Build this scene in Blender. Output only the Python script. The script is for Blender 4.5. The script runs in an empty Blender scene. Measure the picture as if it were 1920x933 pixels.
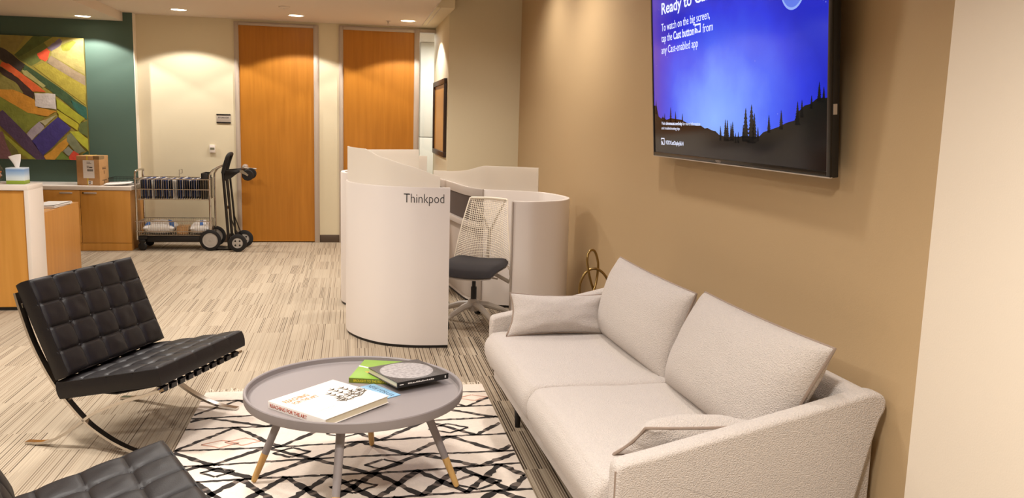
import bpy, bmesh, math, random
from mathutils import Vector, Matrix, noise
random.seed(7)
SC = bpy.context.scene
COL = SC.collection
PI = math.pi
R = math.radians

# ------------------------------------------------------------------ camera
def make_camera():
    yaw, pitch, roll = R(10.77758562), R(-8.60928223), R(1.59683284)
    cy, sy, cp, sp = math.cos(yaw), math.sin(yaw), math.cos(pitch), math.sin(pitch)
    fwd = Vector((sy * cp, cy * cp, sp)); right = Vector((cy, -sy, 0)); up = right.cross(fwd)
    c, s = math.cos(roll), math.sin(roll)
    r2 = right * c + up * s; u2 = up * c - right * s
    cam = bpy.data.cameras.new('camera'); o = bpy.data.objects.new('camera', cam); COL.objects.link(o)
    m = Matrix((r2, u2, -fwd)).transposed().to_4x4(); m.translation = (0, 0, 1.648)
    o.matrix_world = m
    cam.sensor_width = 36; cam.sensor_fit = 'HORIZONTAL'; cam.lens = 36 * 1577.97 / 1920
    cam.clip_start = 0.05; cam.clip_end = 100
    SC.camera = o
make_camera()

# ------------------------------------------------------------------ world, exposure, unseen lamps
w = bpy.data.worlds.new('world'); SC.world = w; w.use_nodes = True
w.node_tree.nodes['Background'].inputs[0].default_value = (1.0, 0.94, 0.87, 1)
w.node_tree.nodes['Background'].inputs[1].default_value = 0.04
SC.view_settings.view_transform = 'Standard'; SC.view_settings.look = 'None'
SC.view_settings.gamma = 1; SC.view_settings.exposure = -0.10
try: SC.view_settings.use_curve_mapping = False
except Exception: pass
WARM = (1.0, 0.945, 0.88)
def area(name, loc, size, power, color=WARM, sy=None, rot=(0, 0, 0), spread=180):
    l = bpy.data.lights.new(name, 'AREA'); l.energy = power; l.color = color; l.size = size
    if sy: l.shape = 'RECTANGLE'; l.size_y = sy
    else: l.shape = 'DISK'
    l.spread = R(spread)
    o = bpy.data.objects.new(name, l); COL.objects.link(o); o.location = loc; o.rotation_euler = rot
    return o
def spot(name, loc, power, angle=125, blend=0.35, color=WARM, radius=0.05, rot=(0, 0, 0)):
    l = bpy.data.lights.new(name, 'SPOT'); l.energy = power; l.color = color
    l.spot_size = R(angle); l.spot_blend = blend; l.shadow_soft_size = radius
    o = bpy.data.objects.new(name, l); COL.objects.link(o); o.location = loc; o.rotation_euler = rot
    return o
# unseen fill lamps added under the ceiling of lounge and office floor, no fixtures
for (x, y, p) in ((-1.6, 1.0, 44), (0.35, 1.1, 68), (-1.9, 3.6, 40), (-0.5, 3.9, 20), (-1.6, 6.0, 44), (-3.9, 4.6, 36), (-3.5, 8.7, 74), (-0.6, 8.4, 40)):
    area('lounge_fill', (x, y, 2.80), 0.30, p * 1.12, spread=142)
for (x, y, p) in ((1.12, 6.7, 130), (1.10, 4.0, 95), (1.28, 7.9, 80)):  # unseen; one fits the television's shadow, others added to light sofa and wall
    spot('unseen_wall_lamp', (x, y, 3.20), p, 144, 0.9, radius=0.08)
area('office_lamp', (1.1, 12.3, 2.78), 1.0, 55, (1.0, 0.93, 0.84))

# ------------------------------------------------------------------ materials
def lin(c):
    return tuple(((v / 255) / 12.92 if v / 255 <= 0.04045 else ((v / 255 + 0.055) / 1.055) ** 2.4) for v in c)
MATS = {}
def mat(name, rgb=(200, 200, 200), rough=0.5, metal=0.0, bump=None, var=None, spec=0.5, emit=None, coat=0.0, sheen=0.0):
    """rgb 0-255 sRGB. bump=(scale, strength); var=(scale, amount, (sx,sy,sz)) mottles the colour."""
    if name in MATS: return MATS[name]
    m = bpy.data.materials.new(name); m.use_nodes = True
    nt = m.node_tree; b = nt.nodes['Principled BSDF']
    c = lin(rgb)
    b.inputs['Base Color'].default_value = (*c, 1); b.inputs['Roughness'].default_value = rough
    b.inputs['Metallic'].default_value = metal; b.inputs['Specular IOR Level'].default_value = spec
    b.inputs['Coat Weight'].default_value = coat; b.inputs['Sheen Weight'].default_value = sheen
    tc = nt.nodes.new('ShaderNodeTexCoord')
    if var:
        mp = nt.nodes.new('ShaderNodeMapping'); mp.inputs['Scale'].default_value = var[2] if len(var) > 2 else (1, 1, 1)
        nz = nt.nodes.new('ShaderNodeTexNoise'); nz.inputs['Scale'].default_value = var[0]; nz.inputs['Detail'].default_value = 4
        cr = nt.nodes.new('ShaderNodeValToRGB'); a = var[1]
        cr.color_ramp.elements[0].position = 0.3; cr.color_ramp.elements[1].position = 0.7
        cr.color_ramp.elements[0].color = (*[max(0, v * (1 - a)) for v in c], 1)
        cr.color_ramp.elements[1].color = (*[min(1, v * (1 + a)) for v in c], 1)
        nt.links.new(tc.outputs['Object'], mp.inputs['Vector']); nt.links.new(mp.outputs[0], nz.inputs['Vector'])
        nt.links.new(nz.outputs['Fac'], cr.inputs[0]); nt.links.new(cr.outputs[0], b.inputs['Base Color'])
    if bump:
        n2 = nt.nodes.new('ShaderNodeTexNoise'); n2.inputs['Scale'].default_value = bump[0]; n2.inputs['Detail'].default_value = 3
        bp = nt.nodes.new('ShaderNodeBump'); bp.inputs['Strength'].default_value = bump[1]; bp.inputs['Distance'].default_value = 0.01
        nt.links.new(tc.outputs['Object'], n2.inputs['Vector']); nt.links.new(n2.outputs['Fac'], bp.inputs['Height'])
        nt.links.new(bp.outputs[0], b.inputs['Normal'])
    if emit:
        b.inputs['Emission Color'].default_value = (*lin(emit[0]), 1); b.inputs['Emission Strength'].default_value = emit[1]
    MATS[name] = m
    return m
def math_node(nt, op, a, b=None):
    n = nt.nodes.new('ShaderNodeMath'); n.operation = op
    for i, v in enumerate((a, b)):
        if v is None: continue
        if hasattr(v, 'default_value') or hasattr(v, 'is_linked'): nt.links.new(v, n.inputs[i])
        else: n.inputs[i].default_value = v
    return n.outputs[0]
def ramp(nt, fac, stops):
    cr = nt.nodes.new('ShaderNodeValToRGB'); e = cr.color_ramp.elements
    while len(e) < len(stops): e.new(0.5)
    for el, (p, c) in zip(e, stops):
        el.position = p; el.color = (*(lin(c) if not isinstance(c, float) else (c, c, c)), 1)
    if fac is not None: nt.links.new(fac, cr.inputs[0])
    return cr.outputs[0]
def carpet_mat():
    m = bpy.data.materials.new('striped_carpet'); m.use_nodes = True; nt = m.node_tree; b = nt.nodes['Principled BSDF']
    b.inputs['Roughness'].default_value = 0.95; b.inputs['Specular IOR Level'].default_value = 0.1
    tc = nt.nodes.new('ShaderNodeTexCoord'); sp = nt.nodes.new('ShaderNodeSeparateXYZ'); nt.links.new(tc.outputs['Object'], sp.inputs[0])
    X, Y = sp.outputs[0], sp.outputs[1]
    def white(*vals):
        w_ = nt.nodes.new('ShaderNodeTexWhiteNoise'); w_.noise_dimensions = '3D'; cb = nt.nodes.new('ShaderNodeCombineXYZ')
        for i, v in enumerate(vals):
            if hasattr(v, 'is_linked'): nt.links.new(v, cb.inputs[i])
            else: cb.inputs[i].default_value = v
        nt.links.new(cb.outputs[0], w_.inputs['Vector']); return w_.outputs['Value']
    def lines(pitch, tile, seed, duty):
        # thin yarn lines along y, re-dealt for every carpet tile; returns 0..1 strength of line
        col = math_node(nt, 'FLOOR', math_node(nt, 'DIVIDE', X, tile[0]))
        row = math_node(nt, 'FLOOR', math_node(nt, 'ADD', math_node(nt, 'DIVIDE', Y, tile[1]), math_node(nt, 'MULTIPLY', math_node(nt, 'MODULO', col, 2.0), 0.5)))
        k = math_node(nt, 'DIVIDE', X, pitch); li = math_node(nt, 'FLOOR', k); fr = math_node(nt, 'FRACT', k)
        dens = white(math_node(nt, 'FLOOR', math_node(nt, 'DIVIDE', X, 0.11)), row, seed + 3.0)
        v = white(li, row, seed)
        v = math_node(nt, 'ADD', math_node(nt, 'MULTIPLY', v, 0.72), math_node(nt, 'MULTIPLY', dens, 0.28))
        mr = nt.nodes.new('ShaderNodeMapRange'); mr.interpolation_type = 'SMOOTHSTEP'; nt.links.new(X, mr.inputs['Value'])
        mr.inputs['From Min'].default_value = 0.15; mr.inputs['From Max'].default_value = 0.95; mr.inputs['To Max'].default_value = 0.26   # yarn lines grow denser and wider towards the tan wall
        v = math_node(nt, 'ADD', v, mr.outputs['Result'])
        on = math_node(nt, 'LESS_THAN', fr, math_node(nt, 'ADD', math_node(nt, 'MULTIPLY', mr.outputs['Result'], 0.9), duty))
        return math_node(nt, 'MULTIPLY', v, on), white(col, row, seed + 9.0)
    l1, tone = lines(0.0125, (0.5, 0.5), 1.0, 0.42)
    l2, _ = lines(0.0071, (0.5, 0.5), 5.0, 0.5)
    a = l1
    c1 = ramp(nt, l1, [(0.0, (182, 167, 146)), (0.42, (176, 161, 140)), (0.62, (154, 137, 116)), (0.82, (116, 100, 84)), (1.0, (76, 63, 52))])
    c2 = ramp(nt, l2, [(0.0, 1.0), (0.40, 0.96), (0.65, 0.84), (1.0, 0.72)])
    mx = nt.nodes.new('ShaderNodeMix'); mx.data_type = 'RGBA'; mx.blend_type = 'MULTIPLY'; mx.inputs['Factor'].default_value = 1
    nt.links.new(c1, mx.inputs['A']); nt.links.new(c2, mx.inputs['B'])
    br = ramp(nt, tone, [(0, 0.92), (1, 1.0)])
    m2 = nt.nodes.new('ShaderNodeMix'); m2.data_type = 'RGBA'; m2.blend_type = 'MULTIPLY'; m2.inputs['Factor'].default_value = 1
    nt.links.new(mx.outputs['Result'], m2.inputs['A']); nt.links.new(br, m2.inputs['B'])
    nt.links.new(m2.outputs['Result'], b.inputs['Base Color'])
    bp = nt.nodes.new('ShaderNodeBump'); bp.inputs['Strength'].default_value = 0.3; bp.inputs['Distance'].default_value = 0.004
    nt.links.new(a, bp.inputs['Height']); nt.links.new(bp.outputs[0], b.inputs['Normal'])
    return m
def wood_mat(name, dark, light, axis=2, scale=1.0, rough=0.38):
    m = bpy.data.materials.new(name); m.use_nodes = True; nt = m.node_tree; b = nt.nodes['Principled BSDF']
    b.inputs['Roughness'].default_value = rough; b.inputs['Specular IOR Level'].default_value = 0.35
    tc = nt.nodes.new('ShaderNodeTexCoord'); mp = nt.nodes.new('ShaderNodeMapping')
    s = [14 * scale, 14 * scale, 14 * scale]; s[axis] = 0.8 * scale; mp.inputs['Scale'].default_value = s
    nz = nt.nodes.new('ShaderNodeTexNoise'); nz.inputs['Scale'].default_value = 1.5; nz.inputs['Detail'].default_value = 6; nz.inputs['Distortion'].default_value = 0.4
    nt.links.new(tc.outputs['Object'], mp.inputs[0]); nt.links.new(mp.outputs[0], nz.inputs['Vector'])
    c = ramp(nt, nz.outputs['Fac'], [(0.3, dark), (0.7, light)]); nt.links.new(c, b.inputs['Base Color'])
    return m
def frosted_mat():
    m = bpy.data.materials.new('frosted_glass'); m.use_nodes = True; nt = m.node_tree; nt.nodes.remove(nt.nodes['Principled BSDF'])
    out = nt.nodes['Material Output']
    tl = nt.nodes.new('ShaderNodeBsdfTranslucent'); tl.inputs[0].default_value = (0.95, 0.91, 0.85, 1)
    df = nt.nodes.new('ShaderNodeBsdfDiffuse'); df.inputs[0].default_value = (0.92, 0.88, 0.82, 1)
    tr = nt.nodes.new('ShaderNodeBsdfTransparent'); tr.inputs[0].default_value = (0.95, 0.95, 0.92, 1)
    gl = nt.nodes.new('ShaderNodeBsdfGlossy'); gl.inputs['Roughness'].default_value = 0.25
    def mix(f, a, b_):
        n = nt.nodes.new('ShaderNodeMixShader'); n.inputs[0].default_value = f; nt.links.new(a, n.inputs[1]); nt.links.new(b_, n.inputs[2]); return n.outputs[0]
    s = mix(0.5, tl.outputs[0], df.outputs[0]); s = mix(0.13, s, tr.outputs[0]); s = mix(0.05, s, gl.outputs[0])
    nt.links.new(s, out.inputs[0]); return m
def clear_glass_mat():
    m = bpy.data.materials.new('clear_glass'); m.use_nodes = True; nt = m.node_tree; nt.nodes.remove(nt.nodes['Principled BSDF'])
    out = nt.nodes['Material Output']
    tr = nt.nodes.new('ShaderNodeBsdfTransparent'); tr.inputs[0].default_value = (0.93, 0.95, 0.94, 1)
    gl = nt.nodes.new('ShaderNodeBsdfGlossy'); gl.inputs['Roughness'].default_value = 0.02
    n = nt.nodes.new('ShaderNodeMixShader'); n.inputs[0].default_value = 0.05
    nt.links.new(tr.outputs[0], n.inputs[1]); nt.links.new(gl.outputs[0], n.inputs[2]); nt.links.new(n.outputs[0], out.inputs[0]); return m

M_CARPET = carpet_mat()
M_BEIGE = mat('beige_paint', (220, 208, 178), 0.7, bump=(180, 0.06))
M_TAN = mat('tan_paint', (190, 163, 124), 0.6, bump=(180, 0.06))
M_CREAM = mat('cream_paint', (240, 228, 210), 0.7, bump=(180, 0.05))
M_GREEN = mat('dark_green_paint', (76, 100, 88), 0.6, bump=(180, 0.05))
M_CEIL = mat('ceiling_white', (222, 208, 192), 0.85)
M_WHITEWALL = mat('white_wall_paint', (228, 228, 224), 0.7)
M_BASEB = mat('brown_rubber_base', (84, 68, 54), 0.5)
M_FRAME = mat('door_frame_paint', (186, 171, 156), 0.4)
M_DOOR = wood_mat('door_veneer', (172, 110, 34), (186, 122, 42))
M_MAPLE = wood_mat('maple_laminate', (206, 146, 66), (216, 156, 76), rough=0.35)
M_MAPLE_D = wood_mat('maple_laminate_return', (190, 132, 66), (202, 144, 74), rough=0.4)
M_WHITELAM = mat('white_laminate', (234, 224, 214), 0.35)
M_CHROME = mat('chrome', (205, 200, 194), 0.16, 1.0)
M_STEEL = mat('brushed_steel', (198, 188, 178), 0.38, 0.45)
M_BRASS = mat('brass', (150, 124, 76), 0.28, 1.0)
M_BLACK = mat('black_plastic', (22, 19, 18), 0.45)
M_BLACKMETAL = mat('black_enamel', (20, 17, 16), 0.3)
M_RUBBER = mat('black_rubber', (24, 21, 20), 0.75)
M_LEATHER = mat('black_leather', (19, 15, 17), 0.46, bump=(260, 0.10), spec=0.38)
M_SOFA = mat('sofa_fabric', (212, 201, 192), 0.95, bump=(210, 0.9), var=(150, 0.06), spec=0.15, sheen=0.3)
M_SEAM = mat('sofa_seam', (150, 132, 118), 0.9)
M_GREY = mat('grey_lacquer', (140, 132, 131), 0.5)
M_ASH = wood_mat('pale_ash', (196, 152, 88), (214, 174, 110), scale=3)
M_POD = mat('white_lacquer', (226, 217, 210), 0.42)
M_PODIN = mat('shaded_white_interior', (168, 156, 146), 0.4)  # white lacquer darkened, the pod interior's shade put into its colour
M_PODFAB = mat('brown_fabric', (78, 64, 56), 0.9, bump=(300, 0.3))
M_INK = mat('black_ink', (24, 21, 20), 0.5)
M_FROST = frosted_mat()
M_GLASS = clear_glass_mat()
M_CHAIRW = mat('white_nylon', (240, 230, 212), 0.4)
M_CHAIRG = mat('grey_nylon', (176, 166, 154), 0.45)
M_SEATF = mat('black_seat_fabric', (42, 37, 38), 0.9, bump=(300, 0.3))
M_LAMP = mat('lamp_glow', (255, 240, 215), 0.5, emit=((255, 236, 205), 14.0))
M_PAPER = mat('white_paper', (238, 234, 230), 0.6)
M_CARD = mat('brown_cardboard', (186, 142, 92), 0.8, var=(30, 0.05))

# ------------------------------------------------------------------ mesh builder
class B:
    def __init__(s): s.bm = bmesh.new(); s.mi = 0
    def _tag(s, faces):
        for f in faces: f.material_index = s.mi
    def box(s, x0, x1, y0, y1, z0, z1, bev=0.0, seg=2, M=None):
        n0 = set(s.bm.faces)
        g = bmesh.ops.create_cube(s.bm, size=1)
        for v in g['verts']:
            v.co = Vector(((x0 + x1) / 2 + v.co.x * (x1 - x0), (y0 + y1) / 2 + v.co.y * (y1 - y0), (z0 + z1) / 2 + v.co.z * (z1 - z0)))
        if bev > 0:
            es = list({e for v in g['verts'] for e in v.link_edges})
            bmesh.ops.bevel(s.bm, geom=es, offset=bev, segments=seg, affect='EDGES', profile=0.5)
        nf = [f for f in s.bm.faces if f not in n0]; s._tag(nf)
        if M is not None:
            vs = {v for f in nf for v in f.verts}
            for v in vs: v.co = M @ v.co
        return s
    def prism(s, poly, z0, z1, M=None, bev=0.0):
        n0 = set(s.bm.faces)
        lo = [s.bm.verts.new((p[0], p[1], z0)) for p in poly]; hi = [s.bm.verts.new((p[0], p[1], z1)) for p in poly]
        n = len(poly); fs = []
        fs.append(s.bm.faces.new(lo[::-1])); fs.append(s.bm.faces.new(hi))
        for i in range(n): fs.append(s.bm.faces.new((lo[i], lo[(i + 1) % n], hi[(i + 1) % n], hi[i])))
        if bev > 0:
            es = list({e for f in fs for e in f.edges})
            bmesh.ops.bevel(s.bm, geom=es, offset=bev, segments=2, affect='EDGES', profile=0.5)
        nf = [f for f in s.bm.faces if f not in n0]; s._tag(nf)
        if M is not None:
            for v in {v for f in nf for v in f.verts}: v.co = M @ v.co
        bmesh.ops.recalc_face_normals(s.bm, faces=nf)
        return s
    def grid(s, fn, nu, nv, closed_u=False, M=None, flip=False):
        vs = [[s.bm.verts.new(M @ Vector(fn(i / nu, j / nv)) if M is not None else Vector(fn(i / nu, j / nv))) for j in range(nv + 1)] for i in range(nu if closed_u else nu + 1)]
        for i in range(nu):
            a = vs[i]; b = vs[(i + 1) % nu] if closed_u else vs[i + 1]
            for j in range(nv):
                q = (a[j], b[j], b[j + 1], a[j + 1])
                f = s.bm.faces.new(q[::-1] if flip else q); f.material_index = s.mi
        return s
    def tube(s, pts, r, seg=8, closed=False, M=None, cap=True):
        pts = [Vector(p) for p in pts]; n = len(pts)
        rr = r if isinstance(r, (list, tuple)) else [r] * n
        rings = []; up = None
        for i in range(n):
            if closed: d = pts[(i + 1) % n] - pts[i - 1]
            else: d = pts[min(i + 1, n - 1)] - pts[max(i - 1, 0)]
            d.normalize()
            if up is None:
                up = Vector((0, 0, 1)) if abs(d.z) < 0.9 else Vector((1, 0, 0))
            x = d.cross(up)
            if x.length < 1e-5: x = d.cross(Vector((1, 0.3, 0)))
            x.normalize(); y = x.cross(d); up = y
            ring = []
            for k in range(seg):
                a = 2 * PI * k / seg; p = pts[i] + x * (math.cos(a) * rr[i]) + y * (math.sin(a) * rr[i])
                ring.append(s.bm.verts.new(M @ p if M is not None else p))
            rings.append(ring)
        m = n if closed else n - 1
        for i in range(m):
            a, b = rings[i], rings[(i + 1) % n]
            for k in range(seg):
                f = s.bm.faces.new((a[k], a[(k + 1) % seg], b[(k + 1) % seg], b[k])); f.material_index = s.mi
        if cap and not closed:
            f = s.bm.faces.new(rings[0][::-1]); f.material_index = s.mi
            f = s.bm.faces.new(rings[-1]); f.material_index = s.mi
        return s
    def lathe(s, prof, seg=32, M=None, c=(0, 0, 0)):
        c = Vector(c); rings = []
        for (r, z) in prof:
            if r < 1e-6:
                p = c + Vector((0, 0, z)); rings.append([s.bm.verts.new(M @ p if M is not None else p)])
            else:
                ring = []
                for k in range(seg):
                    a = 2 * PI * k / seg; p = c + Vector((r * math.cos(a), r * math.sin(a), z))
                    ring.append(s.bm.verts.new(M @ p if M is not None else p))
                rings.append(ring)
        fs = []
        for a, b in zip(rings, rings[1:]):
            for k in range(seg):
                k2 = (k + 1) % seg
                if len(a) == 1 and len(b) == 1: continue
                if len(a) == 1: q = (a[0], b[k2], b[k])
                elif len(b) == 1: q = (a[k], a[k2], b[0])
                else: q = (a[k], a[k2], b[k2], b[k])
                fs.append(s.bm.faces.new(q))
        s._tag(fs); return s
    def strip(s, pts, w, t, M=None):
        """flat bar swept along pts in the local x-z plane, width w along y, thickness t"""
        n = len(pts); P = [Vector((p[0], 0, p[1])) for p in pts]; rows = []
        for i in range(n):
            d = (P[min(i + 1, n - 1)] - P[max(i - 1, 0)]).normalized(); nn = Vector((-d.z, 0, d.x)) * (t / 2)
            q = [P[i] + nn + Vector((0, w / 2, 0)), P[i] + nn - Vector((0, w / 2, 0)), P[i] - nn - Vector((0, w / 2, 0)), P[i] - nn + Vector((0, w / 2, 0))]
            rows.append([s.bm.verts.new(M @ v if M is not None else v) for v in q])
        fs = []
        for a, b in zip(rows, rows[1:]):
            for k in range(4): fs.append(s.bm.faces.new((a[k], a[(k + 1) % 4], b[(k + 1) % 4], b[k])))
        fs.append(s.bm.faces.new(rows[0][::-1])); fs.append(s.bm.faces.new(rows[-1]))
        s._tag(fs); return s
    def poly(s, pts):
        f = s.bm.faces.new([s.bm.verts.new(p) for p in pts]); f.material_index = s.mi; return s
    def build(s, name, mats, parent=None, loc=None, rot=None, smooth=35, recalc=True, weld=False, **props):
        if weld: bmesh.ops.remove_doubles(s.bm, verts=s.bm.verts, dist=1e-5)
        if recalc: bmesh.ops.recalc_face_normals(s.bm, faces=s.bm.faces)
        me = bpy.data.meshes.new(name); s.bm.to_mesh(me); s.bm.free()
        for m in (mats if isinstance(mats, (list, tuple)) else [mats]): me.materials.append(m)
        if smooth:
            me.polygons.foreach_set('use_smooth', [True] * len(me.polygons))
            me.set_sharp_from_angle(angle=R(smooth))
        o = bpy.data.objects.new(name, me); COL.objects.link(o)
        if parent: o.parent = parent
        if loc: o.location = loc
        if rot: o.rotation_euler = rot
        for k, v in props.items(): o[k] = v
        return o
def tag(o, label, cat, group=None):
    o['label'] = label; o['category'] = cat
    if group: o['group'] = group
    return o
def thing(name, label, cat, loc=(0, 0, 0), rz=0.0, group=None, rot=None):
    o = bpy.data.objects.new(name, None); COL.objects.link(o); o.empty_display_size = 0.1
    o.location = loc; o.rotation_euler = rot if rot else (0, 0, rz)
    return tag(o, label, cat, group)
def copy_tree(o, parent=None):
    c = o.copy(); COL.objects.link(c)
    if parent: c.parent = parent
    for ch in list(o.children): copy_tree(ch, c)
    return c
def struct(b, name, m, parent=None, **k):
    o = b.build(name, m, parent, **k)
    if parent is None: o['kind'] = 'structure'
    return o
def catmull(pts, n=8, closed=False):
    P = [Vector(p) for p in pts]; out = []; m = len(P)
    rng = range(m) if closed else range(m - 1)
    for i in rng:
        g = lambda k: P[k % m] if closed else P[max(0, min(m - 1, k))]
        p0, p1, p2, p3 = g(i - 1), g(i), g(i + 1), g(i + 2)
        for k in range(n):
            t = k / n
            out.append(0.5 * ((2 * p1) + (p2 - p0) * t + (2 * p0 - 5 * p1 + 4 * p2 - p3) * t * t + (3 * p1 - p0 - 3 * p2 + p3) * t ** 3))
    if not closed: out.append(P[-1])
    return out
def text_obj(name, body, m, parent, width=None, height=None, M=None, extrude=0.0006, bold=0.0, curve_fn=None, spacing=1.0):
    """flat lettering in local x-y, origin at the left end of the baseline; scaled to the width and cap height given"""
    cu = bpy.data.curves.new(name, 'FONT'); cu.body = body; cu.size = 1; cu.extrude = 0; cu.offset = bold; cu.space_character = spacing
    cu.resolution_u = 3
    o = bpy.data.objects.new(name, cu); COL.objects.link(o)
    bpy.context.view_layer.update()
    dg = bpy.context.evaluated_depsgraph_get()
    me = bpy.data.meshes.new_from_object(o.evaluated_get(dg)); bpy.data.objects.remove(o); bpy.data.curves.remove(cu)
    xs = [v.co.x for v in me.vertices]
    x0, x1 = min(xs), max(xs); cap = 0.70
    sy = height / cap if height else 1.0; sx = width / (x1 - x0) if width else sy
    bm = bmesh.new(); bm.from_mesh(me); bpy.data.meshes.remove(me)
    for v in bm.verts: v.co = Vector(((v.co.x - x0) * sx, v.co.y * sy, 0))
    r = bmesh.ops.extrude_face_region(bm, geom=list(bm.faces))
    for e in r['geom']:
        if isinstance(e, bmesh.types.BMVert): e.co.z += extrude
    bmesh.ops.recalc_face_normals(bm, faces=bm.faces)
    for v in bm.verts:
        p = M @ v.co if M is not None else v.co
        v.co = curve_fn(p) if curve_fn else p
    me = bpy.data.meshes.new(name); bm.to_mesh(me); bm.free(); me.materials.append(m)
    t = bpy.data.objects.new(name, me); COL.objects.link(t)
    if parent: t.parent = parent
    return t
FACE_Y = Matrix(((1, 0, 0, 0), (0, 0, -1, 0), (0, 1, 0, 0), (0, 0, 0, 1)))   # local xy -> world xz, facing -y
def at(x, y, z): return Matrix.Translation((x, y, z))

# ------------------------------------------------------------------ room shell
YB = 11.29; YG = 11.17; XW = 1.88
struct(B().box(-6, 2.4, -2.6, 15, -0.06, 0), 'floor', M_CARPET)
b = B(); b.box(-6, 0.86, -2.6, 15, 2.82, 3.1); b.box(0.86, 2.4, -2.6, YB - 0.02, 3.3, 3.4); b.box(0.86, 2.4, YB - 0.02, 15, 2.82, 3.1)
b.box(0.845, 0.86, -2.6, YB - 0.02, 3.1, 3.4); b.box(0.845, 2.4, YB - 0.02, YB, 2.82, 3.4)
struct(b, 'ceiling', M_CEIL)
struct(B().box(0.86, 1.06, 9.2, YB, 2.82, 3.35), 'trim_3', M_BEIGE)
b = B(); b.box(0.852, 0.858, 8.9, YB - 0.3, 2.815, 2.82); b.box(0.905, 0.911, 9.2, YB - 0.3, 2.815, 2.82)
struct(b, 'trim_4', M_FRAME)
struct(B().box(-6, -2.745, 6.0, YG, 2.717, 2.82), 'trim_1', M_CEIL)      # dropped soffit over the reception
b = B(); b.box(-2.64, -1.474, YB, YB + 0.15, 0, 2.82); b.box(-0.439, -0.185, YB, YB + 0.15, 0, 2.82); b.box(-1.474, -0.439, YB, YB + 0.15, 2.79, 2.82); b.box(-0.185, 1.06, YB, YB + 0.15, 2.80, 2.82)
struct(b, 'wall_back', M_BEIGE)
struct(B().box(-6, -2.635, YG, YG + 0.27, 0, 2.82), 'wall_green', M_GREEN)
struct(B().box(-2.635, -2.627, YG - 0.002, YB, 0, 2.82), 'trim_2', M_CREAM)
struct(B().box(1.054, 2.4, 9.67, YB + 0.15, 0, 3.3, bev=0.006), 'wall_side', M_BEIGE)
struct(B().box(XW, 2.4, 2.3, 9.67, 0, 3.3), 'wall_right', M_TAN)
struct(B().box(1.80, 2.4, -2.6, 2.362, 0, 3.3, bev=0.008), 'wall_near', M_CREAM)
struct(B().box(-6.15, -6, -2.6, YG, 0, 2.82), 'wall_left', M_BEIGE)
struct(B().box(-6.15, 2.4, -2.75, -2.6, 0, 3.3), 'wall_rear', M_BEIGE)
b = B(); b.box(-6, 2.4, 14.0, 14.15, 0, 2.82); b.box(2.25, 2.4, YB + 0.15, 14, 0, 2.82); b.box(-0.6, -0.45, YB + 0.15, 14, 0, 2.82)
struct(b, 'wall_office', M_WHITEWALL)
b = B(); b.box(-0.439, -0.186, YB - 0.012, YB, 0, 0.1, bev=0.003); b.box(-2.6, -1.474, YB - 0.012, YB, 0, 0.1, bev=0.003)
struct(b, 'baseboard_back', M_BASEB)
b = B(); b.box(XW - 0.012, XW, 2.37, 9.66, 0, 0.1, bev=0.003); b.box(1.06, XW, 9.658, 9.67, 0, 0.1, bev=0.003)
struct(b, 'baseboard_right', M_BASEB)

def door(n, x0, x1, fl, fr, top, ftop, handle):
    """x0..x1 leaf, fl..fr frame outer edges"""
    d = struct(B().box(x0, x1, YB - 0.005, YB + 0.04, 0.012, top), 'door_%d' % n, M_DOOR)
    f = B()
    for a, c in ((fl, x0), (x1, fr)):
        f.box(a, c, YB - 0.022, YB + 0.1, 0, ftop, bev=0.004)
        f.box(min(a, c) + (0.012 if a == fl else 0.008), max(a, c) - (0.008 if a == fl else 0.012), YB - 0.03, YB - 0.02, 0, ftop - 0.012, bev=0.003)
    f.box(x0, x1, YB - 0.022, YB + 0.1, top, ftop, bev=0.004)
    f.box(x0, x1, YB - 0.03, YB - 0.02, top + 0.008, ftop - 0.012, bev=0.003)
    f.build('door_frame', M_FRAME, d)
    if handle:
        h = B(); hx, hz = x0 + 0.05, 0.962
        h.lathe([(0, 0.045), (0.02, 0.045), (0.036, 0.02), (0.042, 0.0), (0, 0.0)], 20, at(hx, YB - 0.005, hz + 0.01) @ Matrix.Rotation(R(90), 4, 'X'))
        h.tube([(hx, YB - 0.04, hz + 0.005), (hx, YB - 0.068, hz + 0.005), (hx + 0.05, YB - 0.072, hz), (hx + 0.145, YB - 0.066, hz - 0.004)], [0.012, 0.013, 0.011, 0.009], 10)
        h.build('door_handle', mat('polished_nickel', (206, 200, 192), 0.22, 0.6), d, label='chrome lever handle')
    return d
door(1, -1.418, -0.503, -1.474, -0.439, 2.747, 2.79, True)
door(2, -0.130, 0.778, -0.185, 0.847, 2.749, 2.80, False)
wd = struct(B().box(0.847, 1.054, YB + 0.03, YB + 0.038, 0.02, 2.76), 'window_1', M_GLASS)
f = B(); f.box(0.847, 1.054, YB - 0.022, YB + 0.1, 2.757, 2.80, bev=0.004); f.box(0.847, 1.054, YB - 0.01, YB + 0.08, 0, 0.03, bev=0.004)
f.build('window_frame', M_FRAME, wd)

# ceiling lamps the photo shows
def downlight(label, x, y, z):
    t = thing('recessed_downlight', label, 'ceiling light', (x, y, z), group='recessed downlights by the doors and green wall')
    B().lathe([(0.080, 0.0), (0.098, -0.006), (0.102, 0.0), (0.10, 0.004), (0.082, 0.004), (0.080, 0)], 32).build('trim_ring', M_CEIL, t)
    B().lathe([(0, -0.0035), (0.07, -0.0035), (0.083, -0.001), (0.083, 0.002), (0, 0.002)], 32).build('lens', M_LAMP, t, label='glowing lens')
    spot('downlight_beam', (x, y, z - 0.03), 72, 123, 0.14, radius=0.03)
downlight('round recessed downlight in the dropped soffit above the painting', -3.084, 10.789, 2.717)
downlight('round recessed downlight in the ceiling above the mail cart', -1.989, 10.589, 2.82)
downlight('round recessed downlight in the ceiling above the wooden storage door', -0.671, 10.599, 2.82)
downlight('round recessed downlight in the ceiling close to the glass sidelight', 0.65, 10.58, 2.82)
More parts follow.
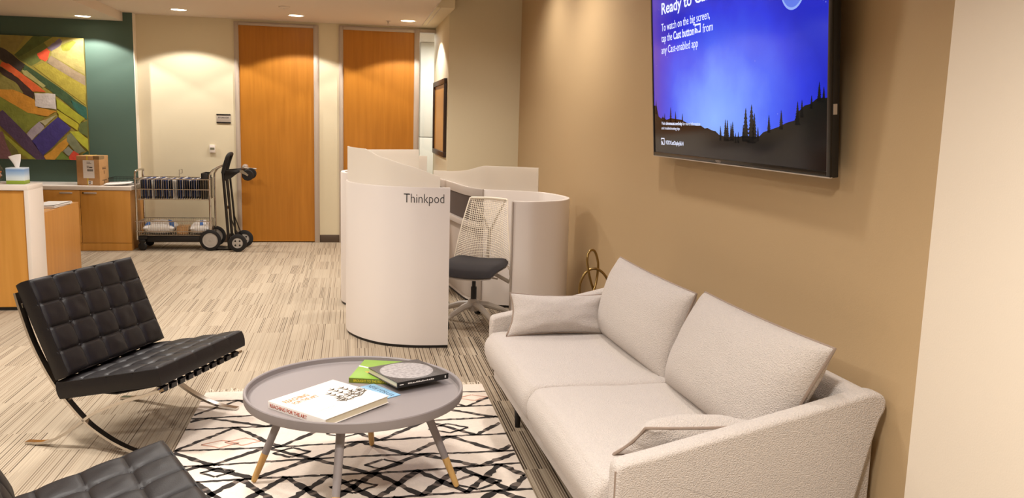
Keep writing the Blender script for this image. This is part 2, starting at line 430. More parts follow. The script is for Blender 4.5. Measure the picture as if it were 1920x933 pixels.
t = thing('smoke_detector', 'small flat white disc on the ceiling above the storage door', 'smoke detector', (-0.743, 9.784, 2.82))
B().lathe([(0, -0.022), (0.045, -0.022), (0.06, -0.012), (0.062, 0), (0, 0)], 28).build('detector_cover', M_CEIL, t)
B().lathe([(0, -0.026), (0.012, -0.026), (0.014, -0.02), (0, -0.02)], 16).build('sensor_cap', M_STEEL, t)
t = thing('fire_sprinkler', 'small metal sprinkler head on the ceiling between two downlights', 'sprinkler', (0.417, 10.684, 2.82))
B().lathe([(0, 0), (0.03, 0), (0.026, -0.006), (0.01, -0.008), (0.008, -0.03), (0, -0.03)], 20).build('escutcheon', M_STEEL, t)
b = B(); b.lathe([(0, -0.052), (0.017, -0.050), (0.017, -0.048), (0, -0.047)], 16)
b.tube([(-0.006, 0, -0.028), (-0.011, 0, -0.04), (-0.004, 0, -0.05)], 0.0022, 6); b.tube([(0.006, 0, -0.028), (0.011, 0, -0.04), (0.004, 0, -0.05)], 0.0022, 6)
b.build('deflector', M_STEEL, t)

# ------------------------------------------------------------------ sofa
def pillow(name, c, tf, tb, parent, m, front, n=26, ear=0.05, exp=0.42, seam=0.006, sag=0.0, wr=0.006, seed=0):
    """knife-edged cushion between four corners c = [bl, br, tr, tl]; bulges tf along front and tb behind"""
    c = [Vector(p) for p in c]; front = Vector(front).normalized()
    cen = sum(c, Vector()) / 4
    def mid(u, v):
        uu, vv = u * 2 - 1, v * 2 - 1
        # edges drawn inwards between the ears
        u2 = 0.5 + 0.5 * uu * (1 - ear * (1 - vv * vv)); v2 = 0.5 + 0.5 * vv * (1 - ear * 1.2 * (1 - uu * uu))
        p = c[0] * (1 - u2) * (1 - v2) + c[1] * u2 * (1 - v2) + c[2] * u2 * v2 + c[3] * (1 - u2) * v2
        return p
    def th(u, v):
        uu, vv = u * 2 - 1, v * 2 - 1
        return (max(0, 1 - abs(uu) ** 2.4) * max(0, 1 - abs(vv) ** 2.4)) ** exp
    def nz(u, v, k):
        e = max(0.0, 1 - th(u, v)) ** 0.7
        return wr * (0.35 + e) * noise.noise(Vector((u * 5 + seed, v * 5, k * 7.0))) * (th(u, v) > 0)
    def f_(u, v):
        u = 0.5 - 0.5 * math.cos(PI * u); v = 0.5 - 0.5 * math.cos(PI * v)
        low = 1 + sag * (1 - v)
        return mid(u, v) + front * (tf * th(u, v) * low + nz(u, v, 0))
    def k_(u, v):
        u = 0.5 - 0.5 * math.cos(PI * u); v = 0.5 - 0.5 * math.cos(PI * v)
        return mid(u, v) - front * (tb * th(u, v) + nz(u, v, 1))
    b = B(); b.grid(f_, n, n); b.grid(k_, n, n)
    o = b.build(name, m, parent, weld=True, smooth=80)
    path = []
    N = 24
    for k in range(N): path.append(mid(k / N, 0))
    for k in range(N): path.append(mid(1, k / N))
    for k in range(N): path.append(mid(1 - k / N, 1))
    for k in range(N): path.append(mid(0, 1 - k / N))
    B().tube(path, seam, 6, closed=True).build('piping', M_SEAM, o)
    return o
SOFA_P = Vector((1.84, 2.57, 0)); SA = R(2.0)
def sofa():
    # local: x = distance in front of the back (towards -X world), y along the sofa from the near arm, z up
    t = thing('sofa', 'light beige two-seat fabric sofa against the tan wall', 'sofa', SOFA_P, 0)
    t.rotation_euler = (0, 0, SA)
    # local axes are world-like: x negative towards the room
    L = 2.22
    for i, (y0, y1) in enumerate(((0.09, 1.095), (1.105, L - 0.09))):
        def seat(b):
            n0 = [(-1.02, 0.30), (-1.035, 0.37), (-1.01, 0.425), (-0.94, 0.452), (-0.6, 0.452), (-0.2, 0.43), (-0.2, 0.25), (-0.90, 0.22), (-0.955, 0.235), (-0.995, 0.265)]
            pr = catmull([(x, 0, z) for x, z in n0], 5, True)
            N = 16
            def fn(u, v):
                k = int(round(u * len(pr))) % len(pr); p = pr[k]
                s = abs(v * 2 - 1); y = y0 + (y1 - y0) * v
                sh = max(0.0, s - 0.88) / 0.12
                c = Vector((-0.6, 0, 0.34)); sc = 1 - 0.0 * s
                d = p - c; ln = d.length
                q = c + d * (1 - (0.030 / ln) * (1 - math.sqrt(max(0, 1 - sh * sh))))
                puff = 0.012 * (1 - s * s) * (1 if p.z > 0.40 else 0.3)
                return (q.x, y, q.z + puff)
            ys = [0, .005, .02, .04, .07, .1, .16, .3, .42, .5, .58, .7, .84, .9, .93, .96, .98, .995, 1]
            b.grid(lambda u, v: fn(u, ys[int(round(v * 18))]), len(pr), 18, closed_u=True)
            for v in (0, 1):
                vs = [b.bm.verts.new(fn(k / len(pr), v)) for k in range(len(pr))]; b.bm.faces.new(vs)
        b = B(); seat(b); b.build('seat_cushion', M_SOFA, t, weld=True, smooth=70)
    # base rail and back panel
    B().box(-0.96, -0.04, 0.06, L - 0.06, 0.16, 0.235, bev=0.012).build('base_rail', M_SOFA, t)
    prof = [(-0.13, 0.22), (0.0, 0.20), (0.0, 0.70), (-0.02, 0.73), (-0.06, 0.735), (-0.09, 0.715), (-0.15, 0.30)]
    b = B(); b.prism([(x, z) for x, z in prof], 0.03, L - 0.03, Matrix(((1, 0, 0, 0), (0, 0, 1, 0), (0, 1, 0, 0), (0, 0, 0, 1))), bev=0.012)
    b.build('back_panel', M_SOFA, t)
    # sloping side panels
    for yy, dy in ((0.0, 0.085), (L, -0.085)):
        out = catmull([Vector((x, z, 0)) for x, z in [(-0.985, 0.30), (-0.985, 0.44), (-0.984, 0.50), (-0.975, 0.524), (-0.945, 0.536), (-0.80, 0.566), (-0.30, 0.678), (-0.08, 0.730), (-0.022, 0.735), (0.016, 0.715), (0.020, 0.67), (-0.008, 0.60), (-0.08, 0.30), (-0.11, 0.21), (-0.16, 0.19), (-0.45, 0.185), (-0.88, 0.19), (-0.955, 0.205), (-0.982, 0.24)]], 5, True)
        b = B(); y0, y1 = min(yy, yy + dy), max(yy, yy + dy); n = len(out); r = 0.026; rows = []
        nrm = []
        for i in range(n):
            d = (out[(i + 1) % n] - out[i - 1]).normalized(); nrm.append(Vector((-d.y, d.x)))
        cen = sum((Vector((p.x, p.y)) for p in out), Vector((0, 0))) / n
        sg = 1 if (cen - Vector((out[0].x, out[0].y))).dot(nrm[0]) > 0 else -1
        for k in range(13):
            if k <= 5: yk, ins = y0 + r * (1 - math.cos(k / 5 * PI / 2)), 0.6 * r * (1 - math.sin(k / 5 * PI / 2))
            elif k == 6: yk, ins = (y0 + y1) / 2, 0.0
            else: yk, ins = y1 - r * (1 - math.cos((12 - k) / 5 * PI / 2)), 0.6 * r * (1 - math.sin((12 - k) / 5 * PI / 2))
            rows.append([b.bm.verts.new((out[i].x + nrm[i].x * sg * ins, yk, out[i].y + nrm[i].y * sg * ins)) for i in range(n)])
        for q0, q1 in zip(rows, rows[1:]):
            for i in range(n): b.bm.faces.new((q0[i], q0[(i + 1) % n], q1[(i + 1) % n], q1[i]))
        for q0 in (rows[0][::-1], rows[-1]): b.bm.faces.new([b.bm.verts.new(v.co) for v in q0])
        arm = b.build('armrest', M_SOFA, t, smooth=50)
        ye = yy + (0.004 if dy > 0 else -0.004)
        B().tube([(-0.9815, yy + dy * 0.16, z) for z in (0.25, 0.3, 0.4, 0.47, 0.505)], 0.0045, 6).build('piping', M_SEAM, arm)
    # loose-looking back cushions sewn to the sofa; world corners brought into local space
    inv = (at(*SOFA_P) @ Matrix.Rotation(SA, 4, 'Z')).inverted()
    W = lambda p: inv @ Vector(p)
    fr = (inv.to_3x3() @ Vector((-0.93, 0, 0.36)))
    pillow('back_cushion', [W((1.44, 4.66, 0.43)), W((1.475, 3.70, 0.43)), W((1.60, 3.69, 0.862)), W((1.565, 4.755, 0.865))], 0.12, 0.10, t, M_SOFA, fr, 30, 0.03, 0.40, sag=0.35, seed=3)
    pillow('back_cushion', [W((1.475, 3.68, 0.43)), W((1.51, 2.72, 0.43)), W((1.655, 2.60, 0.892)), W((1.615, 3.625, 0.884))], 0.12, 0.10, t, M_SOFA, fr, 30, 0.03, 0.40, sag=0.35, seed=9)
    for x, y in ((-0.90, 0.12), (-0.90, L * 0.8), (-0.12, 0.12), (-0.12, L - 0.12)):
        B().lathe([(0, 0), (0.014, 0), (0.024, 0.17), (0, 0.17)], 14, at(x, y, 0)).build('leg', M_BLACK, t)
    return t
sofa()
o = pillow('lumbar_pillow', [(0.835, 4.50, 0.458), (1.415, 4.53, 0.458), (1.44, 4.645, 0.662), (0.875, 4.62, 0.682)], 0.085, 0.05, None, M_SOFA, (0.05, -0.9, 0.42), 30, 0.11, 0.5, seed=1, wr=0.012)
tag(o, 'small beige lumbar pillow lying against the far sofa arm, beside the desk pods', 'pillow', 'lumbar pillows on the sofa')
o = pillow('lumbar_pillow', [(0.925, 2.79, 0.462), (1.46, 2.80, 0.462), (1.45, 2.69, 0.585), (1.01, 2.70, 0.592)], 0.09, 0.04, None, M_SOFA, (0.05, 0.75, 0.6), 26, 0.06, 0.5, seed=5, wr=0.012)
tag(o, 'small beige lumbar pillow half hidden behind the near sofa arm', 'pillow', 'lumbar pillows on the sofa')

# ------------------------------------------------------------------ tufted lounge chairs
def tufted(name, W, D, T, cols, rows, parent, M):
    """leather slab W (local y) by D (local x) by T (local z), biscuit tufted on top"""
    b = B(); nv, nu = cols * 14, rows * 14
    def drop(u, v):
        r = 0.028; k = 0.0
        for d in (min(u, 1 - u) * D, min(v, 1 - v) * W):
            if d < r: k = max(k, 1 - math.sqrt(max(0, 1 - (1 - d / r) ** 2)))
        return k
    def top(u, v):
        fu, fv = u * rows, v * cols
        a = abs(math.sin(PI * fu)); c = abs(math.sin(PI * fv))
        ae = a if 0.5 < fu < rows - 0.5 else max(a, 0.8); ce = c if 0.5 < fv < cols - 0.5 else max(c, 0.8)
        puff = 0.012 * (ae ** 0.32) * (ce ** 0.32)
        iu, iv = round(fu), round(fv)
        if 0 < iu < rows and 0 < iv < cols:
            r2 = ((fu - iu) * D / rows) ** 2 + ((fv - iv) * W / cols) ** 2
            puff -= 0.009 * math.exp(-r2 / (2 * 0.013 ** 2))
        wr = 0.004 * noise.noise(Vector((u * 9 + D * 7, v * 13, parent.location.x))) * a * c
        return (D * u, W * v, T / 2 - 0.010 + puff + wr)
    def ft(u, v):
        x, y, z = top(u, v); return (x, y, z - 0.013 * drop(u, v))
    def fb(u, v): return (D * u, W * v, -T / 2 + 0.008 * drop(u, v))
    b.grid(ft, nu, nv, M=M); b.grid(fb, nu, nv, M=M, flip=True)
    def rim(k):   # walk round the outline
        k = k % 1.0 * 4; i = int(k); f = k - i
        return ((f, 0), (1, f), (1 - f, 1), (0, 1 - f))[i]
    def sidewall(u, v):
        p = rim(u); t_ = Vector(ft(*p)); l = Vector(fb(*p)); q = t_.lerp(l, v)
        cx = Vector((D / 2, W / 2, q.z)); return q + (q - cx).normalized() * 0.006 * math.sin(PI * v)
    b.grid(sidewall, 4 * 60, 6, closed_u=True, M=M)
    for i in range(1, rows):
        for j in range(1, cols):
            x, y, z = top(i / rows, j / cols)
            b.lathe([(0, 0.006), (0.006, 0.0045), (0.009, 0.0), (0, -0.002)], 10, M @ at(x, y, z))
    o = b.build(name, M_LEATHER, parent, smooth=60, weld=False)
    # welt
    p = B(); zt = T / 2 - 0.013
    q = [(0.003, 0.003), (D - 0.003, 0.003), (D - 0.003, W - 0.003), (0.003, W - 0.003)]
    path = []
    for i in range(4):
        a, c = q[i], q[(i + 1) % 4]
        for k in range(10): path.append((a[0] + (c[0] - a[0]) * k / 10, a[1] + (c[1] - a[1]) * k / 10, zt))
    p.tube([M @ Vector(v) for v in path], 0.004, 6, closed=True)
    path = [(x, y, -T * 0.42) for x, y, z in path]; p.tube([M @ Vector(v) for v in path], 0.004, 6, closed=True)
    p.build('piping', M_LEATHER, o)
    return o
def tufted_chair(label, loc, ang, group):
    # local x forward with 0 at the front edge of the seat, y from the near side to the far side
    t = thing('lounge_chair', label, 'lounge chair', (*loc, 0.0085), group=group, rot=(0, -0.0115, R(ang)))
    curveA = catmull([(-0.757, 0, .763), (-0.728, 0, .66), (-0.678, 0, .518), (-0.600, 0, .370), (-0.520, 0, .262), (-0.416, 0, .155), (-0.345, 0, .104), (-0.244, 0, .053), (-0.130, 0, .018), (-0.02, 0, .008)], 4)
    curveB = catmull([(-0.757, 0, .008), (-0.66, 0, .016), (-0.58, 0, .045), (-0.478, 0, .108), (-0.416, 0, .155), (-0.34, 0, .204), (-0.19, 0, .268), (-0.06, 0, .312), (0.01, 0, .338)], 4)
    for y in (0.02, 0.73):
        b = B(); b.strip([(p.x, p.z) for p in curveA], 0.034, 0.013, at(0, y, 0)); b.strip([(p.x, p.z) for p in curveB], 0.034, 0.013, at(0, y, 0))
        b.build('side_frame', M_CHROME, t, smooth=40)
    for x, z in ((-0.012, 0.330), (-0.735, 0.70), (-0.50, 0.262)):
        B().box(x - 0.006, x + 0.006, 0.02, 0.73, z - 0.012, z + 0.012, bev=0.002).build('cross_bar', M_CHROME, t)
    for k in range(10):
        y = 0.06 + k * 0.07
        b = B(); b.strip([(-0.012, 0.316), (0.002, 0.322), (0.004, 0.343), (-0.03, 0.350), (-0.25, 0.292), (-0.51, 0.285), (-0.515, 0.262)], 0.04, 0.006, at(0, y, 0))
        b.build('seat_strap', M_LEATHER, t)
    for k in range(8):
        y = 0.09 + k * 0.08
        b = B(); b.strip([(-0.515, 0.262), (-0.54, 0.33), (-0.64, 0.50), (-0.722, 0.70), (-0.75, 0.715), (-0.748, 0.69)], 0.04, 0.006, at(0, y, 0))
        b.build('back_strap', M_LEATHER, t)
    # seat slab: top from (-.55,.345) to (0.005,.452)
    a = math.atan2(0.113, 0.545)
    Ms = at(-0.545, 0.0, 0.296) @ Matrix.Rotation(-a, 4, 'Y')
    tufted('seat_cushion', 0.75, 0.575, 0.098, 5, 4, t, Ms)
    # back slab: front face rises from (-.475,.375) to (-.66,.825)
    a = math.atan2(0.455, -0.19)
    Mb = at(-0.505, 0.75, 0.372) @ Matrix.Rotation(-a, 4, 'Y')
    Mb = at(-0.512, 0.0, 0.362) @ Matrix(((math.cos(a), 0, math.sin(a), 0), (0, 1, 0, 0), (math.sin(a), 0, -math.cos(a), 0), (0, 0, 0, 1)))
    tufted('backrest_cushion', 0.75, 0.495, 0.098, 5, 4, t, Mb)
    return t
tufted_chair('whole black tufted leather lounge chair on crossed chrome legs by the reception desk', (-0.907, 4.048), -23, 'tufted leather lounge chairs')
a2 = R(25)
c2 = Vector((-0.69, 3.12)) - 0.75 * Vector((-math.sin(a2), math.cos(a2)))
tufted_chair('black tufted leather lounge chair of which only the seat corner shows, beside the rug', (c2.x, c2.y), 25, 'tufted leather lounge chairs')

# ------------------------------------------------------------------ rug
def rug():
    b = B(); x0, x1, y0, y1 = -0.865, 0.795, 2.3, 5.06
    b.mi = 0; b.box(x0, x1, y0, y1, 0.0, 0.009, bev=0.003)
    rnd = random.Random(4)
    zt = 0.0096
    def line(p, q, w, mi=1, jag=True):
        b.mi = mi
        p, q = Vector(p), Vector(q); d = q - p; n = max(2, int(d.length / 0.022)); d.normalize(); s = Vector((-d.y, d.x))
        prev = None
        for k in range(n + 1):
            c = p + (q - p) * (k / n)
            off = rnd.uniform(-0.004, 0.004); ww = w * rnd.uniform(0.7, 1.25) / 2
            l = c + s * (ww + off); r = c - s * (ww - off)
            cur = [b.bm.verts.new((max(x0, min(x1, v.x)), max(y0, min(y1, v.y)), zt)) for v in (l, r)]
            if prev:
                f = b.bm.faces.new((prev[0], prev[1], cur[1], cur[0])); f.material_index = mi if (mi == 2 or rnd.random() > 0.22) else 3
            prev = cur
    # rows across the rug; lean a little towards the far right
    rows = []
    y = 4.83
    ys = [4.90, 4.64, 4.44, 4.17, 3.97, 3.78, 3.50, 3.28, 3.02, 2.78, 2.50]
    def yl(k, x): return ys[k] + 0.05 * ((x - x0) / (x1 - x0) - 0.5) * (1 if k % 2 else 0.3) + 0.012 * math.sin(x * 4 + k * 2)
    for k in range(len(ys)):
        xs = [x0 + (x1 - x0) * i / 7 for i in range(8)]
        for a, c in zip(xs, xs[1:]): line((a, yl(k, a)), (c, yl(k, c)), 0.021)
    def zig(k, per, ph, up, w):
        x = x0 - ph * per
        while x < x1:
            for (p, q, pu) in ((x, x + per / 2, up), (x + per / 2, x + per, not up)):
                cx0, cx1 = max(x0, p), min(x1, q)
                if cx1 - cx0 < 0.015: continue
                ya = yl(k, p) if not pu else yl(k + 1, p); yb_ = yl(k, q) if pu else yl(k + 1, q)
                line((cx0, ya + (yb_ - ya) * (cx0 - p) / (q - p)), (cx1, ya + (yb_ - ya) * (cx1 - p) / (q - p)), w)
            x += per
    for k, per, ph, both, w in ((0, 0.52, 0.1, False, 0.022), (1, 0.62, 0.35, False, 0.027), (2, 0.50, 0.0, False, 0.028), (3, 0.46, 0.55, False, 0.030), (4, 0.52, 0.2, False, 0.032), (5, 0.40, 0.6, True, 0.034), (6, 0.44, 0.1, False, 0.036), (7, 0.36, 0.4, True, 0.03), (8, 0.44, 0.2, False, 0.03), (9, 0.36, 0.5, True, 0.03)):
        zig(k, per, ph, True, w)
        if both: zig(k, per, ph, False, w)
    for cx, cy, h in ((-0.30, 4.07, 0.06), (0.14, 3.87, 0.06), (0.50, 4.31, 0.07), (-0.62, 3.87, 0.05), (0.55, 3.62, 0.08), (0.0, 3.64, 0.07), (-0.05, 4.30, 0.06)):
        for sx, sy in ((1, 1), (-1, 1), (1, -1), (-1, -1)): line((cx + sx * h * 1.5, cy), (cx, cy + sy * h), 0.018)
    # small rust lozenges
    for cx, cy in ((-0.66, 4.22), (0.70, 4.80), (-0.55, 4.24)):
        for sx, sy in ((1, 1), (-1, 1), (1, -1), (-1, -1)): line((cx + sx * 0.09, cy), (cx, cy + sy * 0.05), 0.012, 2)
    mats = [mat('rug_wool', (232, 218, 204), 0.95, bump=(220, 0.4), var=(60, 0.04)), mat('rug_black_yarn', (44, 38, 35), 0.95, bump=(220, 0.4)), mat('rug_rust_yarn', (196, 150, 130), 0.95), mat('rug_faded_yarn', (104, 92, 84), 0.95)]
    r = b.build('area_rug', mats, None, smooth=30, recalc=False)
    tag(r, 'cream wool rug with dark lozenge pattern under the coffee table', 'rug')
    f = B()
    for i in range(150):
        x = x0 + 0.005 + (x1 - x0 - 0.01) * i / 149
        l = rnd.uniform(0.04, 0.09); dx = rnd.uniform(-0.03, 0.03)
        f.tube([(x, y1 - 0.004, 0.006), (x + dx * 0.4, y1 + l * 0.5, 0.008), (x + dx, y1 + l, 0.003)], [0.004, 0.0035, 0.002], 5)
    fo = f.build('fringe', mat('rug_fringe', (214, 200, 180), 0.95), r); fo['kind'] = 'stuff'
rug()

# ------------------------------------------------------------------ coffee table
TC = Vector((0.007, 3.70)); TR = 0.481; TZ = 0.46
def table():
    t = thing('coffee_table', 'round grey tray-top coffee table with wood-tipped legs on the rug', 'coffee table', (TC.x, TC.y, 0.0096))
    z = TZ - 0.0096
    b = B(); b.lathe([(0, z - 0.046), (TR - 0.012, z - 0.046), (TR - 0.003, z - 0.042), (TR, z - 0.034), (TR, z - 0.004), (TR - 0.003, z), (TR - 0.010, z), (TR - 0.014, z - 0.004), (TR - 0.016, z - 0.024), (TR - 0.022, z - 0.030), (0, z - 0.030)], 96)
    b.build('tray_top', M_GREY, t)
    feet = [(-0.452, 0.034), (-0.088, -0.525), (0.451, -0.129), (0.083, 0.413)]
    for fx, fy in feet:
        d = Vector((fx, fy))
        top = Vector((d.x * 0.64, d.y * 0.64, z - 0.045)); bot = Vector((d.x, d.y, 0.004)); m = bot.lerp(top, 0.335)
        lg = B().tube([m, m.lerp(top, 0.5), top], [0.0165, 0.018, 0.0195], 18).build('leg', M_GREY, t)
        B().tube([bot, bot.lerp(m, 0.03), bot.lerp(m, 0.12), m], [0.007, 0.0115, 0.0135, 0.0166], 18).build('wooden_tip', M_ASH, lg, label='bare pale wood tip')
        B().lathe([(0, -0.003), (0.03, -0.003), (0.03, 0.004), (0, 0.004)], 20, at(top.x, top.y, z - 0.047)).build('leg_plate', M_GREY, lg)
    return t
table()
TT = TZ - 0.030   # tray floor
def slab_from(c, z0, z1):   # quad c (4 xy points) as prism
    return B().prism([(p[0], p[1]) for p in c], z0, z1)
def frame_xy(p0, p1, z):    # local x along p0->p1, z up
    d = (Vector(p1) - Vector(p0)).normalized()
    return Matrix(((d.x, -d.y, 0, p0[0]), (d.y, d.x, 0, p0[1]), (0, 0, 1, z), (0, 0, 0, 1)))
def book(name, label, cat, p0, p1, dy, h, cover, spine_side='x', loc_z=TT, rot=None):
    """spine runs p0->p1 (local x), pages reach dy to local +y"""
    L = (Vector(p1) - Vector(p0)).length
    t = bpy.data.objects.new(name, None); COL.objects.link(t); t.matrix_world = (frame_xy(p0, p1, loc_z) @ rot) if rot else frame_xy(p0, p1, loc_z)
    tag(t, label, cat, 'books on the coffee table')
    c = 0.0028
    b = B(); b.box(0, L, 0, dy, 0.0, c, bev=0.0008); b.box(0, L, 0, dy, h - c, h, bev=0.0008); b.box(0, L, -0.002, c, 0, h, bev=0.001)
    b.build('cover', cover, t)
    B().box(0.005, L - 0.005, c * 0.8, dy - 0.005, c, h - c).build('pages', mat('book_pages', (226, 214, 184), 0.8, var=(3, 0.1, (1, 1, 400))), t, label='cream page block')
    return t, L
# white art book: spine on the left side, running from the near corner W b to W l
M_WCOV = mat('white_book_jacket', (240, 234, 226), 0.3)
def white_book():
    p0 = Vector((-0.352, 3.52)); p1 = Vector((-0.110, 3.268))          # spine, far end to near end
    t, L = book('art_book', 'large white hardback with a ship drawing on its cover, on the table', 'book', p0, p1, 0.36, 0.032, M_WCOV, loc_z=TT + 0.0002, rot=Matrix.Rotation(0.0185, 4, 'X'))
    red = mat('red_print', (182, 84, 58), 0.6); gold = mat('gold_print', (188, 136, 86), 0.6); grey = mat('grey_print', (150, 144, 138), 0.6)
    # lettering on the spine (reads along x, facing -y)
    text_obj('spine_lettering', 'REACHING FOR THE ART', red, t, L * 0.66, 0.015, at(0.012, -0.0021, 0.008) @ FACE_Y, 0.0003, 0.03)
    # cover: the title is upright for a reader at the spine's near side, lines run away from the spine
    top = Matrix(((0, 1, 0, 0), (1, 0, 0, 0), (0, 0, 1, 0), (0, 0, 0, 1)))
    def line(s, u, v, wd, h, m, bold=0.0): # u from the far end of the spine, v away from the spine
        text_obj('cover_lettering', s, m, t, wd, h, at(u, v, 0.0321) @ Matrix.Rotation(R(90), 4, 'Z'), 0.0003, bold)
    line('REACHING', 0.083, 0.026, 0.128, 0.030, gold, 0.03)
    line('FOR THE ART', 0.122, 0.040, 0.132, 0.026, gold, 0.03)
    b = B(); rn = random.Random(6)
    for u, h, v, v1 in ((0.262, 0.008, 0.032, 0.135), (0.278, 0.004, 0.040, 0.130)):   # two rows of letters too small to read
        while v < v1:
            wd = rn.uniform(0.002, 0.006); b.box(u - h, u, v, v + wd * 0.5, 0.0321, 0.0324); v += wd + 0.002
    b.build('small_print', grey, t, smooth=0)
    ship = B(); rnd = random.Random(2)
    def S(u, v): return (u, v, 0.0325)
    for k in range(80):
        v = rnd.uniform(0.185, 0.335); u = 0.235 + rnd.uniform(-0.05, 0.012) - 0.015 * ((v - 0.26) / 0.07)
        a = rnd.uniform(-0.7, 0.7); l = rnd.uniform(0.012, 0.036)
        ship.tube([S(u, v), S(u + l * math.sin(a) * 0.6, v + l * 0.5), S(u + l * math.sin(a) * 0.2, v + l)], 0.0011, 4)
    for (u0, u1, v) in ((0.21, 0.115, 0.215), (0.20, 0.085, 0.258), (0.19, 0.10, 0.30)):
        ship.tube([S(u0, v), S(u1, v + 0.006)], 0.001, 4)
        for k in range(3):
            uu = u1 + 0.012 + 0.028 * k
            for q in range(4): ship.tube([S(uu + 0.003 * q, v - 0.016 + 0.004 * q), S(uu + 0.006 + 0.003 * q, v), S(uu + 0.003 * q, v + 0.02 - 0.003 * q)], 0.001, 4)
    ship.tube([S(0.222, 0.178), S(0.250, 0.20), S(0.248, 0.30), S(0.225, 0.34), S(0.20, 0.358)], 0.002, 5)
    ship.build('ship_drawing', mat('sepia_ink', (96, 84, 66), 0.8), t)
    return t
white_book()
M_MAG = mat('magazine_blue', (146, 190, 222), 0.35, var=(9, 0.25))
def magazine():
    # top edge (title side) runs from M t to M r
    a = Vector((0.10, 3.785)); c = Vector((0.205, 3.63))
    d = (c - a).normalized(); n = Vector((d.y, -d.x)) * 1; n = Vector((-d.y, d.x))
    n = -n if n.x > 0 else n
    L = 0.205; a2_ = c - d * L
    t = bpy.data.objects.new('magazine', None); COL.objects.link(t)
    t.matrix_world = Matrix(((d.x, n.x, 0, a2_.x), (d.y, n.y, 0, a2_.y), (0, 0, 1, TT), (0, 0, 0, 1)))
    tag(t, 'thin pale blue magazine sticking out from under the white book', 'magazine')
    g = B(); g.box(0, L, 0, 0.27, 0.0003, 0.0042, bev=0.0008); g.build('cover', M_MAG, t)
    B().box(0.001, L - 0.001, 0.001, 0.269, 0.0, 0.0008).build('pages', M_PAPER, t)
    # title read from the magazine's foot: baseline parallel to x, top of letters towards y=0
    text_obj('title', 'NEW YORKER', mat('navy_print', (52, 62, 84), 0.6), t, 0.185, 0.026, at(0.012, 0.048, 0.0043) @ Matrix.Scale(-1, 4, (0, 1, 0)), 0.0002)
    B().prism([(0.03, 0.075), (0.06, 0.07), (0.066, 0.085), (0.05, 0.095), (0.028, 0.09)], 0.0043, 0.0046).build('cover_figure', M_INK, t)
    return t
magazine()
M_GCOV = mat('green_book_cover', (128, 166, 52), 0.4); M_GSP = mat('green_book_spine', (110, 120, 30), 0.4)
def green_book():
    p0 = Vector((-0.022, 3.838)); p1 = Vector((0.235, 3.772))
    t, L = book('green_book', 'lime green paperback under the dark book on the table', 'book', p0, p1, 0.30, 0.024, M_GCOV)
    B().box(0.0, L, -0.0026, -0.002, 0.001, 0.023).build('spine', M_GSP, t, label='olive spine')
    text_obj('spine_lettering', 'BROUGHT TO THE ROOM', mat('yellow_print', (238, 214, 40), 0.5), t, 0.15, 0.011, at(0.022, -0.0027, 0.0065) @ FACE_Y, 0.0003)
    text_obj('spine_lettering', 'THINK', M_INK, t, 0.04, 0.011, at(0.18, -0.0027, 0.0065) @ FACE_Y, 0.0003)
    B().prism([(0.0, 0.185), (0.0, 0.20), (L, 0.075), (L, 0.055)], 0.024, 0.0243).build('white_band', M_PAPER, t)
    B().prism([(0.05, 0.105), (L * 0.6, 0.11), (L, 0.06), (L, 0.02), (0.12, 0.03)], 0.0241, 0.0244).build('orange_patch', mat('orange_print', (232, 162, 58), 0.5), t)
green_book()
def dark_book():
    p0 = Vector((0.190, 3.652)); p1 = Vector((0.432, 3.775))
    # rests on the green book at its far-left side and on the tray rim side
    t, L = book('photo_book', 'large dark hardback with a pale disc on its cover, topmost on the table', 'book', p0, p1, 0.275, 0.027, mat('charcoal_book_cover', (74, 68, 66), 0.4, var=(190, 0.7)), loc_z=TT + 0.0255)
    M = at(L / 2 - 0.005, 0.14, 0.0271)
    disc = B(); disc.lathe([(0, 0.0004), (0.122, 0.0004), (0.124, 0)], 48, M @ Matrix.Scale(1.0, 4)); disc.build('pale_disc', mat('pale_disc_print', (160, 154, 153), 0.5, var=(70, 0.34)), t)
    B().box(0, L, -0.0026, -0.0020, 0.0005, 0.0265).build('spine', M_INK, t)
    b = B(); rnd = random.Random(3); x = 0.055
    while x < 0.19:
        wd = rnd.uniform(0.003, 0.009); b.box(x, x + wd, -0.0030, -0.0026, 0.011, 0.011 + rnd.choice((0.004, 0.005, 0.0065))); x += wd + 0.002
    b.box(0.012, 0.032, -0.0030, -0.0026, 0.012, 0.0155); b.box(L - 0.02, L - 0.014, -0.0030, -0.0026, 0.008, 0.019)
    b.build('spine_lettering', M_PAPER, t)
dark_book()

# ------------------------------------------------------------------ desk pods
def wall_path(pts, n=8): return [Vector((p.x, p.y)) for p in catmull([(x, y, 0) for x, y in pts], n)]
def shell(path, th, side, z0, zt, off=0.0, flat=False):
    """upright panel along a plan path; side=+1 grows to the left of travel"""
    b = B(); rows = []; n = len(path)
    for i in range(n):
        d = (path[min(i + 1, n - 1)] - path[max(i - 1, 0)]).normalized(); nn = Vector((-d.y, d.x)) * side
        z1 = zt(path[i]) if callable(zt) else zt
        sec = [(0, z0), (0, z1 - 0.006), (0.004, z1), (th - 0.004, z1), (th, z1 - 0.006), (th, z0)] if not flat else [(0, z0), (0, z1), (th, z1), (th, z0)]
        rows.append([b.bm.verts.new((path[i].x + nn.x * (off + a), path[i].y + nn.y * (off + a), z)) for a, z in sec])
    m = len(rows[0])
    for a, c in zip(rows, rows[1:]):
        for k in range(m): b.bm.faces.new((a[k], a[(k + 1) % m], c[(k + 1) % m], c[k]))
    b.bm.faces.new(rows[0][::-1]); b.bm.faces.new(rows[-1])
    return b
FRONT = wall_path([(0.675, 5.953), (0.55, 5.955), (0.407, 5.972), (0.263, 6.024), (0.165, 6.090), (0.065, 6.205), (-0.010, 6.34), (-0.052, 6.47), (-0.055, 6.64), (0.0, 6.80), (0.12, 6.93), (0.30, 7.02)])
